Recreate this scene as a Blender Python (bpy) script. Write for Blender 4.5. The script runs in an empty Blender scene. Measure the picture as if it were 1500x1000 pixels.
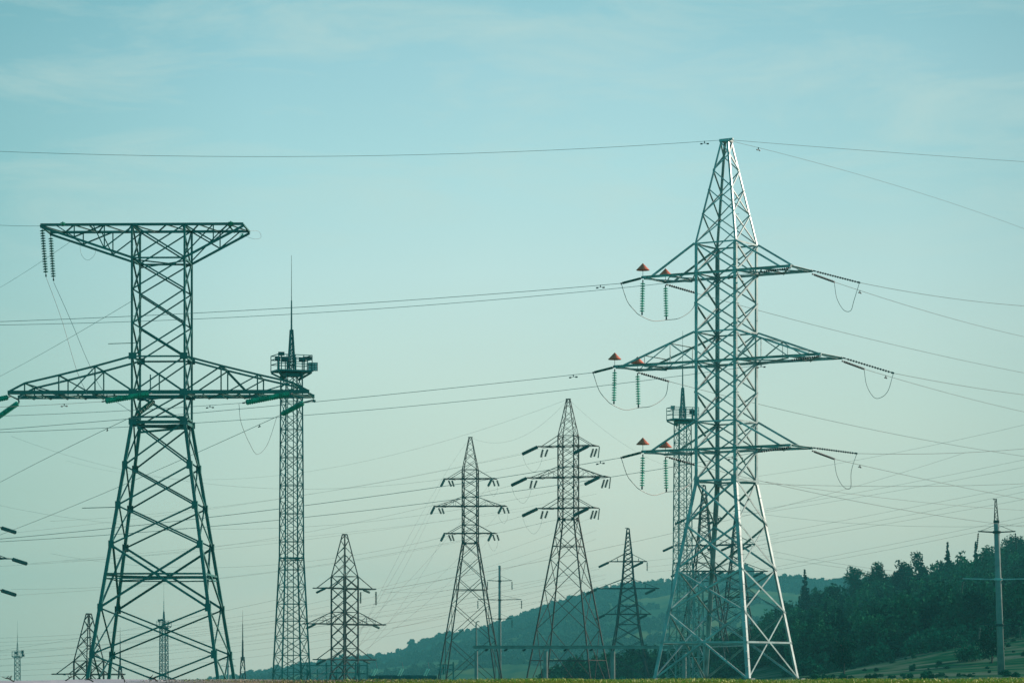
import bpy, math, random
import numpy as np
from mathutils import Vector as V, Matrix
R = math.radians
random.seed(7)
C = bpy.context.scene
COL = C.collection
F, YH, ZC = 4600.0, 996.0, 1.6          # focal length in photo pixels, horizon row, eye height

# ------------------------------------------------------------------ camera, sky, sun, exposure
cam = bpy.data.cameras.new('camera')
co = bpy.data.objects.new('camera', cam); COL.objects.link(co)
co.location = (0, 0, ZC); co.rotation_euler = (R(90), 0, 0)
cam.sensor_width = 36; cam.lens = F / 1500 * 36
cam.shift_y = (YH - 500) / 1500
cam.clip_start = 0.5; cam.clip_end = 12000
C.camera = co
SUN_AZ, SUN_EL = 60, 22                 # degrees right of the viewing direction, above the horizon

w = bpy.data.worlds.new('World'); C.world = w; w.use_nodes = True
nt = w.node_tree; nt.nodes.clear()
def N(tree, t, **kw):
    n = tree.nodes.new(t)
    for k, v in kw.items(): setattr(n, k, v)
    return n
def MATH(tree, op, a, b=None, clamp=False):
    n = N(tree, 'ShaderNodeMath', operation=op, use_clamp=clamp)
    for i, v in enumerate((a, b)):
        if v is None: continue
        if isinstance(v, (int, float)): n.inputs[i].default_value = v
        else: tree.links.new(v, n.inputs[i])
    return n.outputs[0]
def MIX(tree, fac, a, b, blend='MIX'):
    n = N(tree, 'ShaderNodeMix', data_type='RGBA', blend_type=blend)
    for i, v in ((0, fac), (6, a), (7, b)):
        if isinstance(v, (int, float)): n.inputs[i].default_value = v
        elif isinstance(v, tuple): n.inputs[i].default_value = (*v, 1)
        else: tree.links.new(v, n.inputs[i])
    return n.outputs[2]
def RAMP(tree, fac, stops, interp='LINEAR'):
    n = N(tree, 'ShaderNodeValToRGB'); r = n.color_ramp; r.interpolation = interp
    while len(r.elements) < len(stops): r.elements.new(.5)
    for e, (p, c) in zip(r.elements, stops): e.position = p; e.color = (*c, 1)
    tree.links.new(fac, n.inputs[0]); return n.outputs[0]
def lin(r, g, b):
    f = lambda c: (c / 255 / 12.92) if c <= 10 else ((c / 255 + .055) / 1.055) ** 2.4
    return (f(r), f(g), f(b))
tc = N(nt, 'ShaderNodeTexCoord'); sep = N(nt, 'ShaderNodeSeparateXYZ')
nt.links.new(tc.outputs['Generated'], sep.inputs[0])
sx, sy, sz = sep.outputs
sky = N(nt, 'ShaderNodeTexSky', sky_type='NISHITA', sun_disc=False)
sky.sun_elevation = R(SUN_EL); sky.sun_rotation = R(SUN_AZ); sky.dust_density = 2.5; sky.ozone_density = 2
# clear air close to the horizon: pale, greener and dustier low down, blue-green above (elevation = sine)
el = MATH(nt, 'MULTIPLY', sz, 2.5, True)
air = RAMP(nt, el, [(0, (0.901, 0.761, 0.573)), (0.056, (0.933, 0.812, 0.622)), (0.147, (0.775, 0.826, 0.682)), (0.214, (0.691, 0.823, 0.715)), (0.32, (0.606, 0.819, 0.787)), (0.4, (0.470, 0.751, 0.766)), (0.478, (0.390, 0.669, 0.721)), (0.53, (0.314, 0.602, 0.664)), (0.7, (0.021, 0.328, 0.392)), (1, (0.000, 0.181, 0.238))])
# the air darkens and turns bluer away from the brightest direction
side = MATH(nt, 'ADD', MATH(nt, 'MULTIPLY', sx, 3.0), .5, True)
air = MIX(nt, 1.0, air, RAMP(nt, side, [(0, (.64, .77, .78)), (.26, (.91, .96, .97)), (.48, (1, 1, 1)), (.62, (1, 1, 1)), (.87, (.92, .935, .935)), (1, (.78, .82, .83))]), 'MULTIPLY')
back = RAMP(nt, sy, [(0, (.06, 1.2, 1.25)), (.75, (.5, .85, .9)), (.95, (1, 1, 1))]); air = MIX(nt, 1.0, air, back, 'MULTIPLY')  # unseen sky behind the camera: red cut, teal boost added to tint shaded faces
mp = N(nt, 'ShaderNodeMapping'); mp.inputs['Scale'].default_value = (5, 5, 12); nt.links.new(tc.outputs['Generated'], mp.inputs[0])
nb = N(nt, 'ShaderNodeTexNoise'); nb.inputs['Scale'].default_value = 1.4; nb.inputs['Detail'].default_value = 1.5; nt.links.new(mp.outputs[0], nb.inputs[0])
air = MIX(nt, 1.0, air, RAMP(nt, nb.outputs[0], [(.3, (.93, .96, .97)), (.7, (1.0, 1.0, 1.0))]), 'MULTIPLY')
# thin cirrus
mp2 = N(nt, 'ShaderNodeMapping'); mp2.inputs['Scale'].default_value = (9, 9, 38); mp2.inputs['Rotation'].default_value = (0, R(-14), 0)
nt.links.new(tc.outputs['Generated'], mp2.inputs[0])
nc = N(nt, 'ShaderNodeTexNoise'); nc.inputs['Scale'].default_value = 1.5; nc.inputs['Detail'].default_value = 7; nc.inputs['Roughness'].default_value = .62
nc.inputs['Distortion'].default_value = .5; nt.links.new(mp2.outputs[0], nc.inputs[0])
cl = RAMP(nt, nc.outputs[0], [(.46, (0, 0, 0)), (.70, (1, 1, 1))])
hi = RAMP(nt, sz, [(.10, (0.15,) * 3), (.175, (.5,) * 3)])
air = MIX(nt, MATH(nt, 'MULTIPLY', cl, hi), air, lin(200, 222, 214))
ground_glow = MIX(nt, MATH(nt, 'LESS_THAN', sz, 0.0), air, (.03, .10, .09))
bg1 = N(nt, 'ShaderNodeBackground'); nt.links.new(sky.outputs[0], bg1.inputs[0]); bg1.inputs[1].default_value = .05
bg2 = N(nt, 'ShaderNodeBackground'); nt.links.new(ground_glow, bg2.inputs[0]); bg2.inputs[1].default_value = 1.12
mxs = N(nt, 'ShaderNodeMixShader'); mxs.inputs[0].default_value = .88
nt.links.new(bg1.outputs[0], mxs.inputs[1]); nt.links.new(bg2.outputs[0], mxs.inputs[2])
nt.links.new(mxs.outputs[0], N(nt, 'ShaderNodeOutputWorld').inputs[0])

sun = bpy.data.lights.new('sun', 'SUN'); sun.energy = 5.0; sun.angle = R(.6); sun.color = (1, .78, .66)
so = bpy.data.objects.new('sun', sun); COL.objects.link(so)
sd = V((math.sin(R(SUN_AZ)) * math.cos(R(SUN_EL)), math.cos(R(SUN_AZ)) * math.cos(R(SUN_EL)), math.sin(R(SUN_EL))))
so.rotation_euler = sd.to_track_quat('Z', 'Y').to_euler(); so.location = sd * 500
C.view_settings.view_transform = 'Standard'; C.view_settings.look = 'None'
C.view_settings.exposure = 0; C.view_settings.gamma = 1
C.render.engine = 'CYCLES'; C.cycles.volume_bounces = 1; C.cycles.max_bounces = 6

# ------------------------------------------------------------------ helpers
def P(px, py, D): return V(((px - 750) / F * D, D, ZC + (YH - py) / F * D))
class MB:
    def __init__(s): s.v = []; s.f = []
    def raw(s, vs, fs):
        o = len(s.v); s.v += [tuple(v) for v in vs]; s.f += [[i + o for i in f] for f in fs]
    def frame(s, d, n=None):
        d = d.normalized(); n = n or (V((0, 0, 1)) if abs(d.z) < .9 else V((0, 1, 0)))
        u = n - d * n.dot(d)
        if u.length < 1e-4: u = d.orthogonal()
        u.normalize(); return u, d.cross(u)
    def angle(s, p, q, w, n=None, t=.012):        # rolled steel angle section
        p, q = V(p), V(q)
        if (q - p).length < 1e-4: return
        u, v = s.frame(q - p, n); t = max(t, w * .16)
        pr = [(0, 0), (w, 0), (w, t), (t, t), (t, w), (0, w)]
        ring = [u * (a - w * .3) * -1 + v * (b - w * .3) for a, b in pr]
        s.raw([p + r for r in ring] + [q + r for r in ring],
              [[i, (i + 1) % 6, (i + 1) % 6 + 6, i + 6] for i in range(6)] + [[5, 4, 3, 2, 1, 0], [6, 7, 8, 9, 10, 11]])
    def bar(s, p, q, w, h=None, n=None):          # flat / square bar
        p, q = V(p), V(q); h = h or w
        u, v = s.frame(q - p, n)
        ring = [u * a * h / 2 + v * b * w / 2 for a, b in ((-1, -1), (1, -1), (1, 1), (-1, 1))]
        s.raw([p + r for r in ring] + [q + r for r in ring],
              [[0, 1, 5, 4], [1, 2, 6, 5], [2, 3, 7, 6], [3, 0, 4, 7], [3, 2, 1, 0], [4, 5, 6, 7]])
    def box(s, c, sz, u=V((1, 0, 0)), v=V((0, 1, 0))):
        c = V(c); wv = u.cross(v)
        s.raw([c + u * a * sz[0] / 2 + v * b * sz[1] / 2 + wv * e * sz[2] / 2 for e in (-1, 1) for a, b in ((-1, -1), (1, -1), (1, 1), (-1, 1))],
              [[3, 2, 1, 0], [4, 5, 6, 7], [0, 1, 5, 4], [1, 2, 6, 5], [2, 3, 7, 6], [3, 0, 4, 7]])
    def tube(s, pts, r, n=6, caps=True):
        pts = [V(p) for p in pts]; m = len(pts); rs = r if isinstance(r, (list, tuple)) else [r] * m
        u = None; o = len(s.v); vs = []
        for i, p in enumerate(pts):
            d = (pts[min(i + 1, m - 1)] - pts[max(i - 1, 0)])
            if d.length < 1e-9: d = V((0, 0, 1))
            u, v = s.frame(d, u)
            vs += [p + (u * math.cos(2 * math.pi * k / n) + v * math.sin(2 * math.pi * k / n)) * rs[i] for k in range(n)]
        fs = [[i * n + k, i * n + (k + 1) % n, (i + 1) * n + (k + 1) % n, (i + 1) * n + k] for i in range(m - 1) for k in range(n)]
        if caps: fs += [list(range(n))[::-1], [(m - 1) * n + k for k in range(n)]]
        s.raw(vs, fs)
    def build(s, name, mat, parent=None, smooth=False):
        me = bpy.data.meshes.new(name); me.from_pydata(s.v, [], s.f); me.update()
        if smooth: me.polygons.foreach_set('use_smooth', [True] * len(me.polygons))
        me.materials.append(mat)
        o = bpy.data.objects.new(name, me); COL.objects.link(o)
        if parent: o.parent = parent
        return o
def tag(o, label=None, cat=None, group=None, kind=None):
    if label: o['label'] = label
    if label and not 4 <= len(label.split()) <= 16: print('LABELLEN', len(label.split()), label)
    if cat: o['category'] = cat
    if group: o['group'] = group
    if kind: o['kind'] = kind
    return o
def empty(name, loc, rz, label, cat, group=None):
    o = bpy.data.objects.new(name, None); COL.objects.link(o); o.location = loc; o.rotation_euler = (0, 0, rz)
    o.empty_display_size = .3
    return tag(o, label, cat, group)
def copy_tree(o, parent=None):
    c = o.copy(); COL.objects.link(c); c.parent = parent
    for ch in [x for x in o.children]: copy_tree(ch, c)
    return c

def material(name, col, rough=.6, metal=0.0, var=.25, scale=3.0, spec=.5, col2=None, bump=0, coat=0, pos='Object'):
    m = bpy.data.materials.new(name); m.use_nodes = True; t = m.node_tree; b = t.nodes['Principled BSDF']
    tcn = N(t, 'ShaderNodeTexCoord'); n = N(t, 'ShaderNodeTexNoise'); n.inputs['Scale'].default_value = scale; n.inputs['Detail'].default_value = 5
    t.links.new(tcn.outputs[pos], n.inputs[0])
    c2 = col2 or tuple(c * (1 - var) for c in col); c1 = col if col2 else tuple(min(1, c * (1 + var)) for c in col)
    out = RAMP(t, n.outputs[0], [(.36, c2), (.64, c1)])
    t.links.new(out, b.inputs['Base Color']); b.inputs['Roughness'].default_value = rough; b.inputs['Metallic'].default_value = metal
    b.inputs['Specular IOR Level'].default_value = spec
    if bump:
        bn = N(t, 'ShaderNodeBump'); bn.inputs['Strength'].default_value = bump; t.links.new(n.outputs[0], bn.inputs['Height']); t.links.new(bn.outputs[0], b.inputs['Normal'])
    return m
M = {}
M['galv'] = material('galvanised_steel', (.33, .43, .42), .42, .2, .25, 1.3, .6)
M['green'] = material('green_painted_steel', (.03, .21, .19), .45, .0, .3, .8, .3, col2=(.06, .17, .15))
M['mast'] = material('grey_green_steel', (.035, .19, .18), .5, .0, .25, .6)
M['pale'] = material('haze_lightened_steel', (.16, .30, .28), .6, 0, .2, .6)  # mast steel with distance haze put into its colour as a lighter tone
M['rust'] = material('weathered_brown_steel', (.045, .055, .045), .7, 0, .3, .5, .2, col2=(.07, .05, .04))
M['dark'] = material('dark_steel', (.025, .06, .055), .7, 0, .3, .5, .2)
M['glass'] = material('green_glass', (.03, .62, .42), .3, 0, .25, 6, .8)
M['glassdark'] = material('dark_green_glass', (.008, .17, .13), .5, 0, .3, 6, .25)
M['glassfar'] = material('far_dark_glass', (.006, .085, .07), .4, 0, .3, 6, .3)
M['glassA'] = material('sea_green_glass', (.015, .40, .27), .45, 0, .35, 3, .3)
M['cap'] = material('iron_cap', (.10, .11, .11), .5, .5, .2, 8)
M['wire'] = material('aluminium_wire', (.26, .30, .29), .5, .1, .15, 2)
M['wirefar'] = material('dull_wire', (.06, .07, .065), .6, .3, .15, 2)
M['cone'] = material('orange_red_plastic', (.82, .17, .09), .6, 0, .15, 5)
M['concrete'] = material('concrete', (.24, .29, .27), .85, 0, .15, 1.2, .3, bump=.2)
M['wall'] = material('dark_panel', (.03, .14, .14), .8, 0, .2, .6)
M['lamp'] = material('lamp_housing', (.07, .09, .09), .4, .3, .2, 3)
M['lens'] = material('lamp_lens', (.75, .62, .60), .25, 0, .15, 5)
def foliage(name, c1, c2, rough=.7, s1=.09):
    m = bpy.data.materials.new(name); m.use_nodes = True; t = m.node_tree; b = t.nodes['Principled BSDF']
    g = N(t, 'ShaderNodeNewGeometry'); n = N(t, 'ShaderNodeTexNoise'); n.inputs['Scale'].default_value = s1; n.inputs['Detail'].default_value = 6
    n.inputs['Roughness'].default_value = .65; t.links.new(g.outputs['Position'], n.inputs[0])
    c = RAMP(t, n.outputs[0], [(.38, c2), (.62, c1)])
    t.links.new(c, b.inputs['Base Color']); b.inputs['Roughness'].default_value = 1; b.inputs['Specular IOR Level'].default_value = 0
    return m
M['leaf'] = foliage('oak_leaves', (.035, .20, .095), (.004, .055, .036), s1=.045)
M['leaf2'] = foliage('fresh_leaves', (.018, .17, .095), (.008, .09, .055))
M['needle'] = foliage('conifer_needles', (.004, .075, .045), (.002, .045, .032))
M['scrub'] = foliage('far_scrub', (.06, .12, .055), (.02, .06, .04), s1=.02)
M['bark'] = material('bark', (.06, .055, .045), .9, 0, .3, 2)

# ------------------------------------------------------------------ terrain
ROWS = [  # distance, photo columns, heights
 (60, [-8000, 500, 800, 1000, 9000], [0, 0, .3, .9, 1.1]),
 (200, [-8000, 0, 500, 800, 1000, 9000], [-1, 0, 0, .5, 1.5, 1.4]),
 (300, [-8000, 0, 500, 800, 1000, 1500, 9000], [-9, -8, -3, -.5, 1.4, 1.8, 1.8]),
 (400, [-8000, 0, 500, 800, 1000, 1300, 1500, 9000], [-22, -21, -7, -2, 1, 1.9, 2.4, 2.6]),
 (520, [-8000, 0, 500, 800, 1000, 1200, 1300, 1400, 1500, 9000], [-20, -19, -8, -3, .8, 2.7, 5, 7.4, 9, 10]),
 (700, [-8000, 0, 500, 800, 1000, 1200, 1300, 1400, 1500, 9000], [-20, -19, -12, -2, 1, 9, 12, 15, 17, 24]),
 (900, [-8000, 0, 500, 800, 1000, 1100, 1200, 1300, 1400, 1500, 9000], [-20, -19, -15, -2, 4, 11, 19, 25, 28.5, 34, 45]),
 (1300, [-8000, 500, 1000, 1500, 9000], [-20, -18, -5, 12, 20]),
 (2000, [-8000, 300, 600, 1000, 1500, 9000], [-30, -12, 0, 12, 12, 12]),
]
RX = [-8000, 150, 285, 345, 400, 450, 500, 560, 590, 640, 700, 760, 800, 870, 920, 960, 1000, 1060, 1090, 1130, 1200, 1260, 1500, 2400, 9000]
RYp = [1050, 1030, 996, 987, 979, 973, 962, 960, 953, 930, 921, 901, 886, 864, 855, 851, 844, 838, 833, 842, 847, 846, 856, 900, 980]
ROWS.append((3000, RX, [ZC + (YH - y) / F * 3000 - 4 for y in RYp]))
ROWS.append((3800, RX, [ZC + (YH - y) / F * 3000 - 45 for y in RYp]))
ROWS.append((9000, [-8000, 9000], [-90, -90]))
RD = [r[0] for r in ROWS]
_rs = np.random.RandomState(3)
_w = [(_rs.uniform(-1, 1), _rs.uniform(-1, 1), _rs.uniform(0, 6.28)) for _ in range(18)]
def ground(X, Y):
    X = np.asarray(X, float); Y = np.asarray(Y, float)
    px = 750 + F * X / np.maximum(Y, 40)
    vals = np.stack([np.interp(px, r[1], r[2]) for r in ROWS])
    i = np.clip(np.searchsorted(RD, Y) - 1, 0, len(RD) - 2); d = np.array(RD, float)
    t = np.clip((Y - d[i]) / (d[i + 1] - d[i]), 0, 1); t = np.where(i >= 7, t, t * t * (3 - 2 * t) * .5 + t * .5)
    far = np.take_along_axis(vals, i[None], 0)[0] * (1 - t) + np.take_along_axis(vals, (i + 1)[None], 0)[0] * t
    nz = np.zeros_like(far); amp = np.clip((Y - 450) / 1500, 0, 1) * 3.2
    for k, (a, b, c) in enumerate(_w): nz += np.sin((X * a + Y * b) * (.008 * 1.32 ** k) + c) / (1 + .45 * k)
    far = far + nz * amp * np.clip((3100 - Y) / 900 + .25, .25, 1)
    near = np.interp(Y, [-60, 3, 9, 13.5, 14.6, 17, 24, 60], [0, 0, .75, 1.5, 1.596, 1.604, 1.2, 0])
    near = near + np.clip((Y - 24) / 36, 0, 1) * np.interp(px, ROWS[0][1], ROWS[0][2])
    near = near + (np.sin(X * 3.1 + 1) + np.sin(X * 7.7)) * .0025 * (Y < 24)
    return np.where(Y < 60, near, far)
def gz(X, Y): return float(ground(np.array([X]), np.array([Y]))[0])
def terrain():
    ys = np.concatenate([np.linspace(-60, 3, 6), np.linspace(4, 24, 41), np.geomspace(26, 3900, 230), np.geomspace(4000, 4600, 4)])
    us = np.concatenate([np.linspace(-7000, -300, 50)[:-1], np.linspace(-300, 1800, 240), np.linspace(1800, 8500, 50)[1:]])
    UU, YY = np.meshgrid(us, ys); XX = (UU - 750) / F * (YY + np.where(YY < 200, (200 - YY) * .35, 0))
    ZZ = ground(XX, YY); n, m = XX.shape
    co_ = np.stack([XX, YY, ZZ], -1).reshape(-1, 3)
    idx = np.arange(n * m).reshape(n, m)
    q = np.stack([idx[:-1, :-1], idx[:-1, 1:], idx[1:, 1:], idx[1:, :-1]], -1).reshape(-1, 4)
    o = mesh_np('ground', co_, q, mat_ground(), smooth=True); return tag(o, kind='structure')
def mesh_np(name, co_, q, mat, smooth=False, parent=None):
    me = bpy.data.meshes.new(name); me.vertices.add(len(co_)); me.vertices.foreach_set('co', co_.astype(np.float32).ravel())
    k = q.shape[1]; me.loops.add(q.size); me.loops.foreach_set('vertex_index', q.astype(np.int32).ravel())
    me.polygons.add(len(q)); me.polygons.foreach_set('loop_start', np.arange(0, q.size, k, dtype=np.int32)); me.polygons.foreach_set('loop_total', np.full(len(q), k, dtype=np.int32))
    if smooth: me.polygons.foreach_set('use_smooth', np.ones(len(q), bool))
    me.update(calc_edges=True); me.validate(); me.materials.append(mat)
    o = bpy.data.objects.new(name, me); COL.objects.link(o)
    if parent: o.parent = parent
    return o
def mat_ground():
    m = bpy.data.materials.new('grassland'); m.use_nodes = True; t = m.node_tree; b = t.nodes['Principled BSDF']
    g = N(t, 'ShaderNodeNewGeometry'); s = N(t, 'ShaderNodeSeparateXYZ'); t.links.new(g.outputs['Position'], s.inputs[0])
    def noise(sc, det=5, vec=None, dist=0):
        n = N(t, 'ShaderNodeTexNoise'); n.inputs['Scale'].default_value = sc; n.inputs['Detail'].default_value = det; n.inputs['Distortion'].default_value = dist
        t.links.new(vec or g.outputs['Position'], n.inputs[0]); return n.outputs[0]
    mpn = N(t, 'ShaderNodeMapping'); mpn.inputs['Scale'].default_value = (.03, .07, .3); t.links.new(g.outputs['Position'], mpn.inputs[0])
    field = RAMP(t, noise(2.2, 6, mpn.outputs[0]), [(.36, (.004, .06, .03)), (.45, (.010, .10, .05)), (.54, (.075, .14, .09)), (.66, (.12, .18, .14))])
    hill = RAMP(t, noise(.006, 8, None, .8), [(.36, (.02, .08, .05)), (.50, (.05, .12, .06)), (.58, (.09, .15, .06)), (.68, (.17, .20, .08))])
    far = MATH(t, 'MULTIPLY', MATH(t, 'SUBTRACT', s.outputs[1], 1000), .002, True)
    c = MIX(t, far, field, hill)
    # the bank in front: pale stony dust on the left, dry then green turf towards the right
    e = MATH(t, 'ADD', MATH(t, 'MULTIPLY', s.outputs[0], .8), MATH(t, 'ADD', noise(2.2, 5), 1.05), True)
    bank = RAMP(t, e, [(0, (.52, .50, .55)), (.35, (.40, .36, .36)), (.7, (.20, .15, .07)), (1, (.13, .17, .03))])
    nr = MATH(t, 'LESS_THAN', s.outputs[1], 40)
    c = MIX(t, nr, c, bank); t.links.new(c, b.inputs['Base Color']); b.inputs['Roughness'].default_value = 1; b.inputs['Specular IOR Level'].default_value = 0
    bn = N(t, 'ShaderNodeBump'); bn.inputs['Strength'].default_value = .35; bn.inputs['Distance'].default_value = .3
    t.links.new(noise(1.2, 7), bn.inputs['Height']); t.links.new(bn.outputs[0], b.inputs['Normal'])
    return m
terrain()

# ------------------------------------------------------------------ grass on the bank
def grass():
    rs = np.random.RandomState(5)
    def blades(name, label, n, x0, x1, y0, y1, hmin, hmax, wd, cols, keep):
        x = rs.uniform(x0, x1, n); y = rs.uniform(y0, y1, n); k = rs.rand(n) < keep(x); x, y = x[k], y[k]; n = len(x)
        h = hmin + (hmax - hmin) * rs.rand(n) ** 1.8 * (.6 + .4 * np.sin(x * 5.3) * np.sin(x * 1.7 + y))
        a = rs.uniform(0, 6.28, n); lean = rs.normal(0, .5, (n, 2)) * h[:, None]
        z = ground(x, y) - .002; w_ = wd * rs.uniform(.6, 1.3, n)
        dx, dy = np.cos(a) * w_, np.sin(a) * w_
        p0 = np.stack([x - dx, y - dy, z], -1); p1 = np.stack([x + dx, y + dy, z], -1)
        p2 = np.stack([x + lean[:, 0] * .4 + dx * .6, y + lean[:, 1] * .4 + dy * .6, z + h * .6], -1)
        p3 = np.stack([x + lean[:, 0], y + lean[:, 1], z + h], -1)
        v = np.stack([p0, p1, p2, p3], 1).reshape(-1, 3); q = np.arange(4 * n).reshape(-1, 4)
        m = bpy.data.materials.new(name + '_blades'); m.use_nodes = True; t = m.node_tree; b = t.nodes['Principled BSDF']
        g = N(t, 'ShaderNodeNewGeometry'); nn = N(t, 'ShaderNodeTexNoise'); nn.inputs['Scale'].default_value = 14; nn.inputs['Detail'].default_value = 3
        t.links.new(g.outputs['Position'], nn.inputs[0])
        f = MATH(t, 'ADD', MATH(t, 'MULTIPLY', nn.outputs[0], .6), MATH(t, 'MULTIPLY', g.outputs['Random Per Island'], .4))
        t.links.new(RAMP(t, f, list(zip((.25, .45, .6, .8), cols))), b.inputs['Base Color']); b.inputs['Roughness'].default_value = .6
        tag(mesh_np(name, v, q, m), label, 'grass', kind='stuff')
    gr = lambda x: np.clip((x + 1.0) / 1.3, .12, 1) * (x > -1.55)
    blades('green_grass', 'short yellow green grass along the crest of the bank', 60000, -1.7, 7, 14.2, 17.4, .004, .020, .0017,
           [(.08, .16, .01), (.30, .38, .03), (.55, .55, .06), (.85, .70, .28)], gr)
    dr = lambda x: np.clip(1 - np.abs(x + .9) / 1.1, .05, 1) * (x > -1.8)
    blades('dry_grass', 'dry brown and straw coloured grass on the bank left of centre', 30000, -2.0, 2.5, 14.2, 17.4, .003, .014, .0017,
           [(.05, .025, .015), (.20, .11, .05), (.42, .30, .20), (.6, .5, .42)], dr)
grass()
def twig(x, y, L, seed, label):
    rs = random.Random(seed); b = MB(); p = V((x, y, gz(x, y) - .003)); d = V((rs.uniform(-1, 1), rs.uniform(-.3, .3), rs.uniform(.15, .5))).normalized(); pts = [p]
    for i in range(6):
        d = (d + V((rs.uniform(-.4, .4), rs.uniform(-.2, .2), rs.uniform(-.28, .2)))).normalized(); p = p + d * L / 6; p.z = max(p.z, gz(p.x, p.y) + .001); pts.append(p)
    b.tube(pts, [.0034 * (1 - .11 * i) for i in range(7)], 5)
    for j in (2, 3, 4):
        q = pts[j]; e = V((rs.uniform(-1, 1), rs.uniform(-.2, .2), rs.uniform(.1, .7))).normalized()
        b.tube([q, q + e * L * .16, q + e * L * .25 + V((0, 0, .004))], [.0028, .002, .001], 4)
    tag(b.build('dead_twig', M['bark']), label, 'twig', 'dead twigs on the pale part of the bank')
twig(-2.52, 14.8, 0.080, 1, 'dark dead twig at the far left of the pale bank')
twig(-2.33, 14.7, 0.065, 4, 'dark dead twig just right of the leftmost one')
twig(-2.12, 14.9, 0.055, 6, 'short bent dead twig under the small cut off pylon')
twig(-1.96, 14.7, 0.045, 8, 'dead twig on the pale bank left of the big green pylon')
twig(-1.80, 14.6, 0.050, 11, 'thin dead twig under the legs of the big green pylon')
twig(-1.67, 14.8, 0.060, 13, 'dark twig where the pale bank meets the dry grass')
b = MB(); b.tube([(-1.66, 15, 1.57), (-1.657, 15, 1.595), (-1.655, 15, 1.601)], [.011, .0115, .010], 9)
tag(b.build('wooden_stake', M['bark']), 'short dark stake stump in the pale bank under the green pylon', 'stake')

# ------------------------------------------------------------------ trees
def leaf_cloud(rs, centers, radii, nper, size, flat=1.0):
    vs = []
    for c, r in zip(centers, radii):
        n = int(nper * r * r * max(1, (.4 / size) ** 2)) + 6
        d = rs.normal(size=(n, 3)); d /= np.linalg.norm(d, axis=1)[:, None]
        p = np.array(c) + d * (r * rs.uniform(.12, 1.1, n) ** .6)[:, None] * np.array([1, 1, flat])
        a = rs.normal(size=(n, 3)); a /= np.linalg.norm(a, axis=1)[:, None]; bb = np.cross(a, rs.normal(size=(n, 3))); bb /= np.linalg.norm(bb, axis=1)[:, None]
        s = size * rs.uniform(.5, 1.2, n)[:, None]
        vs.append(np.stack([p - a * s - bb * s * .3, p + bb * s * .6 - a * s * .1, p + a * s, p - bb * s * .5 + a * s * .2], 1))
    return np.concatenate(vs).reshape(-1, 3)
def crown_round(seed, H, W, size=.42, nper=26, loose=0.0):
    rs = np.random.RandomState(seed); cs, rr = [], []
    nb_ = 15 if not loose else 11
    for i in range(nb_):
        t = rs.uniform(.28, .95); a = rs.uniform(0, 6.28); wid = math.sin(min(1, (t - .08) / .92) * math.pi) ** .6 * W / 2
        rad = rs.uniform(0, .85) * wid; r = rs.uniform(.16, .27) * W * (1 - .45 * loose)
        cs.append((math.cos(a) * rad, math.sin(a) * rad, t * H * .93)); rr.append(r)
    cs.append((0, 0, H * .55)); rr.append(W * .26 * (1 - .6 * loose))
    return leaf_cloud(rs, cs, rr, nper, size, .85)
def crown_conifer(seed, H, W, size=.32, n=34):
    rs = np.random.RandomState(seed); cs, rr = [], []
    for i in range(n):
        t = i / n; wv = W / 2 * (1 - t) ** .8 * rs.uniform(.55, 1.15)
        for k in range(3):
            a = rs.uniform(0, 6.28); cs.append((math.cos(a) * wv * .6, math.sin(a) * wv * .6, H * (.08 + .9 * t + rs.uniform(-.02, .02)))); rr.append(max(.24, wv * .6))
    return leaf_cloud(rs, cs, rr, 34, size, .7)
def mass(name, label, cat, temps, xs, ys, sc, mat, rs, parent=None, sink=.3):
    parts = []; zs = ground(xs, ys)
    for i in range(len(xs)):
        T = temps[rs.randint(len(temps))]; a = rs.uniform(0, 6.28); ca, sa = math.cos(a), math.sin(a); s = sc[i]
        x = (T[:, 0] * ca - T[:, 1] * sa) * s; y = (T[:, 0] * sa + T[:, 1] * ca) * s; z = T[:, 2] * s * rs.uniform(.85, 1.2)
        parts.append(np.stack([x + xs[i], y + ys[i], z + zs[i] - sink * s], -1))
    v = np.concatenate(parts); q = np.arange(len(v)).reshape(-1, 4)
    return tag(mesh_np(name, v, q, mat), label, cat, kind='stuff')
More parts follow.
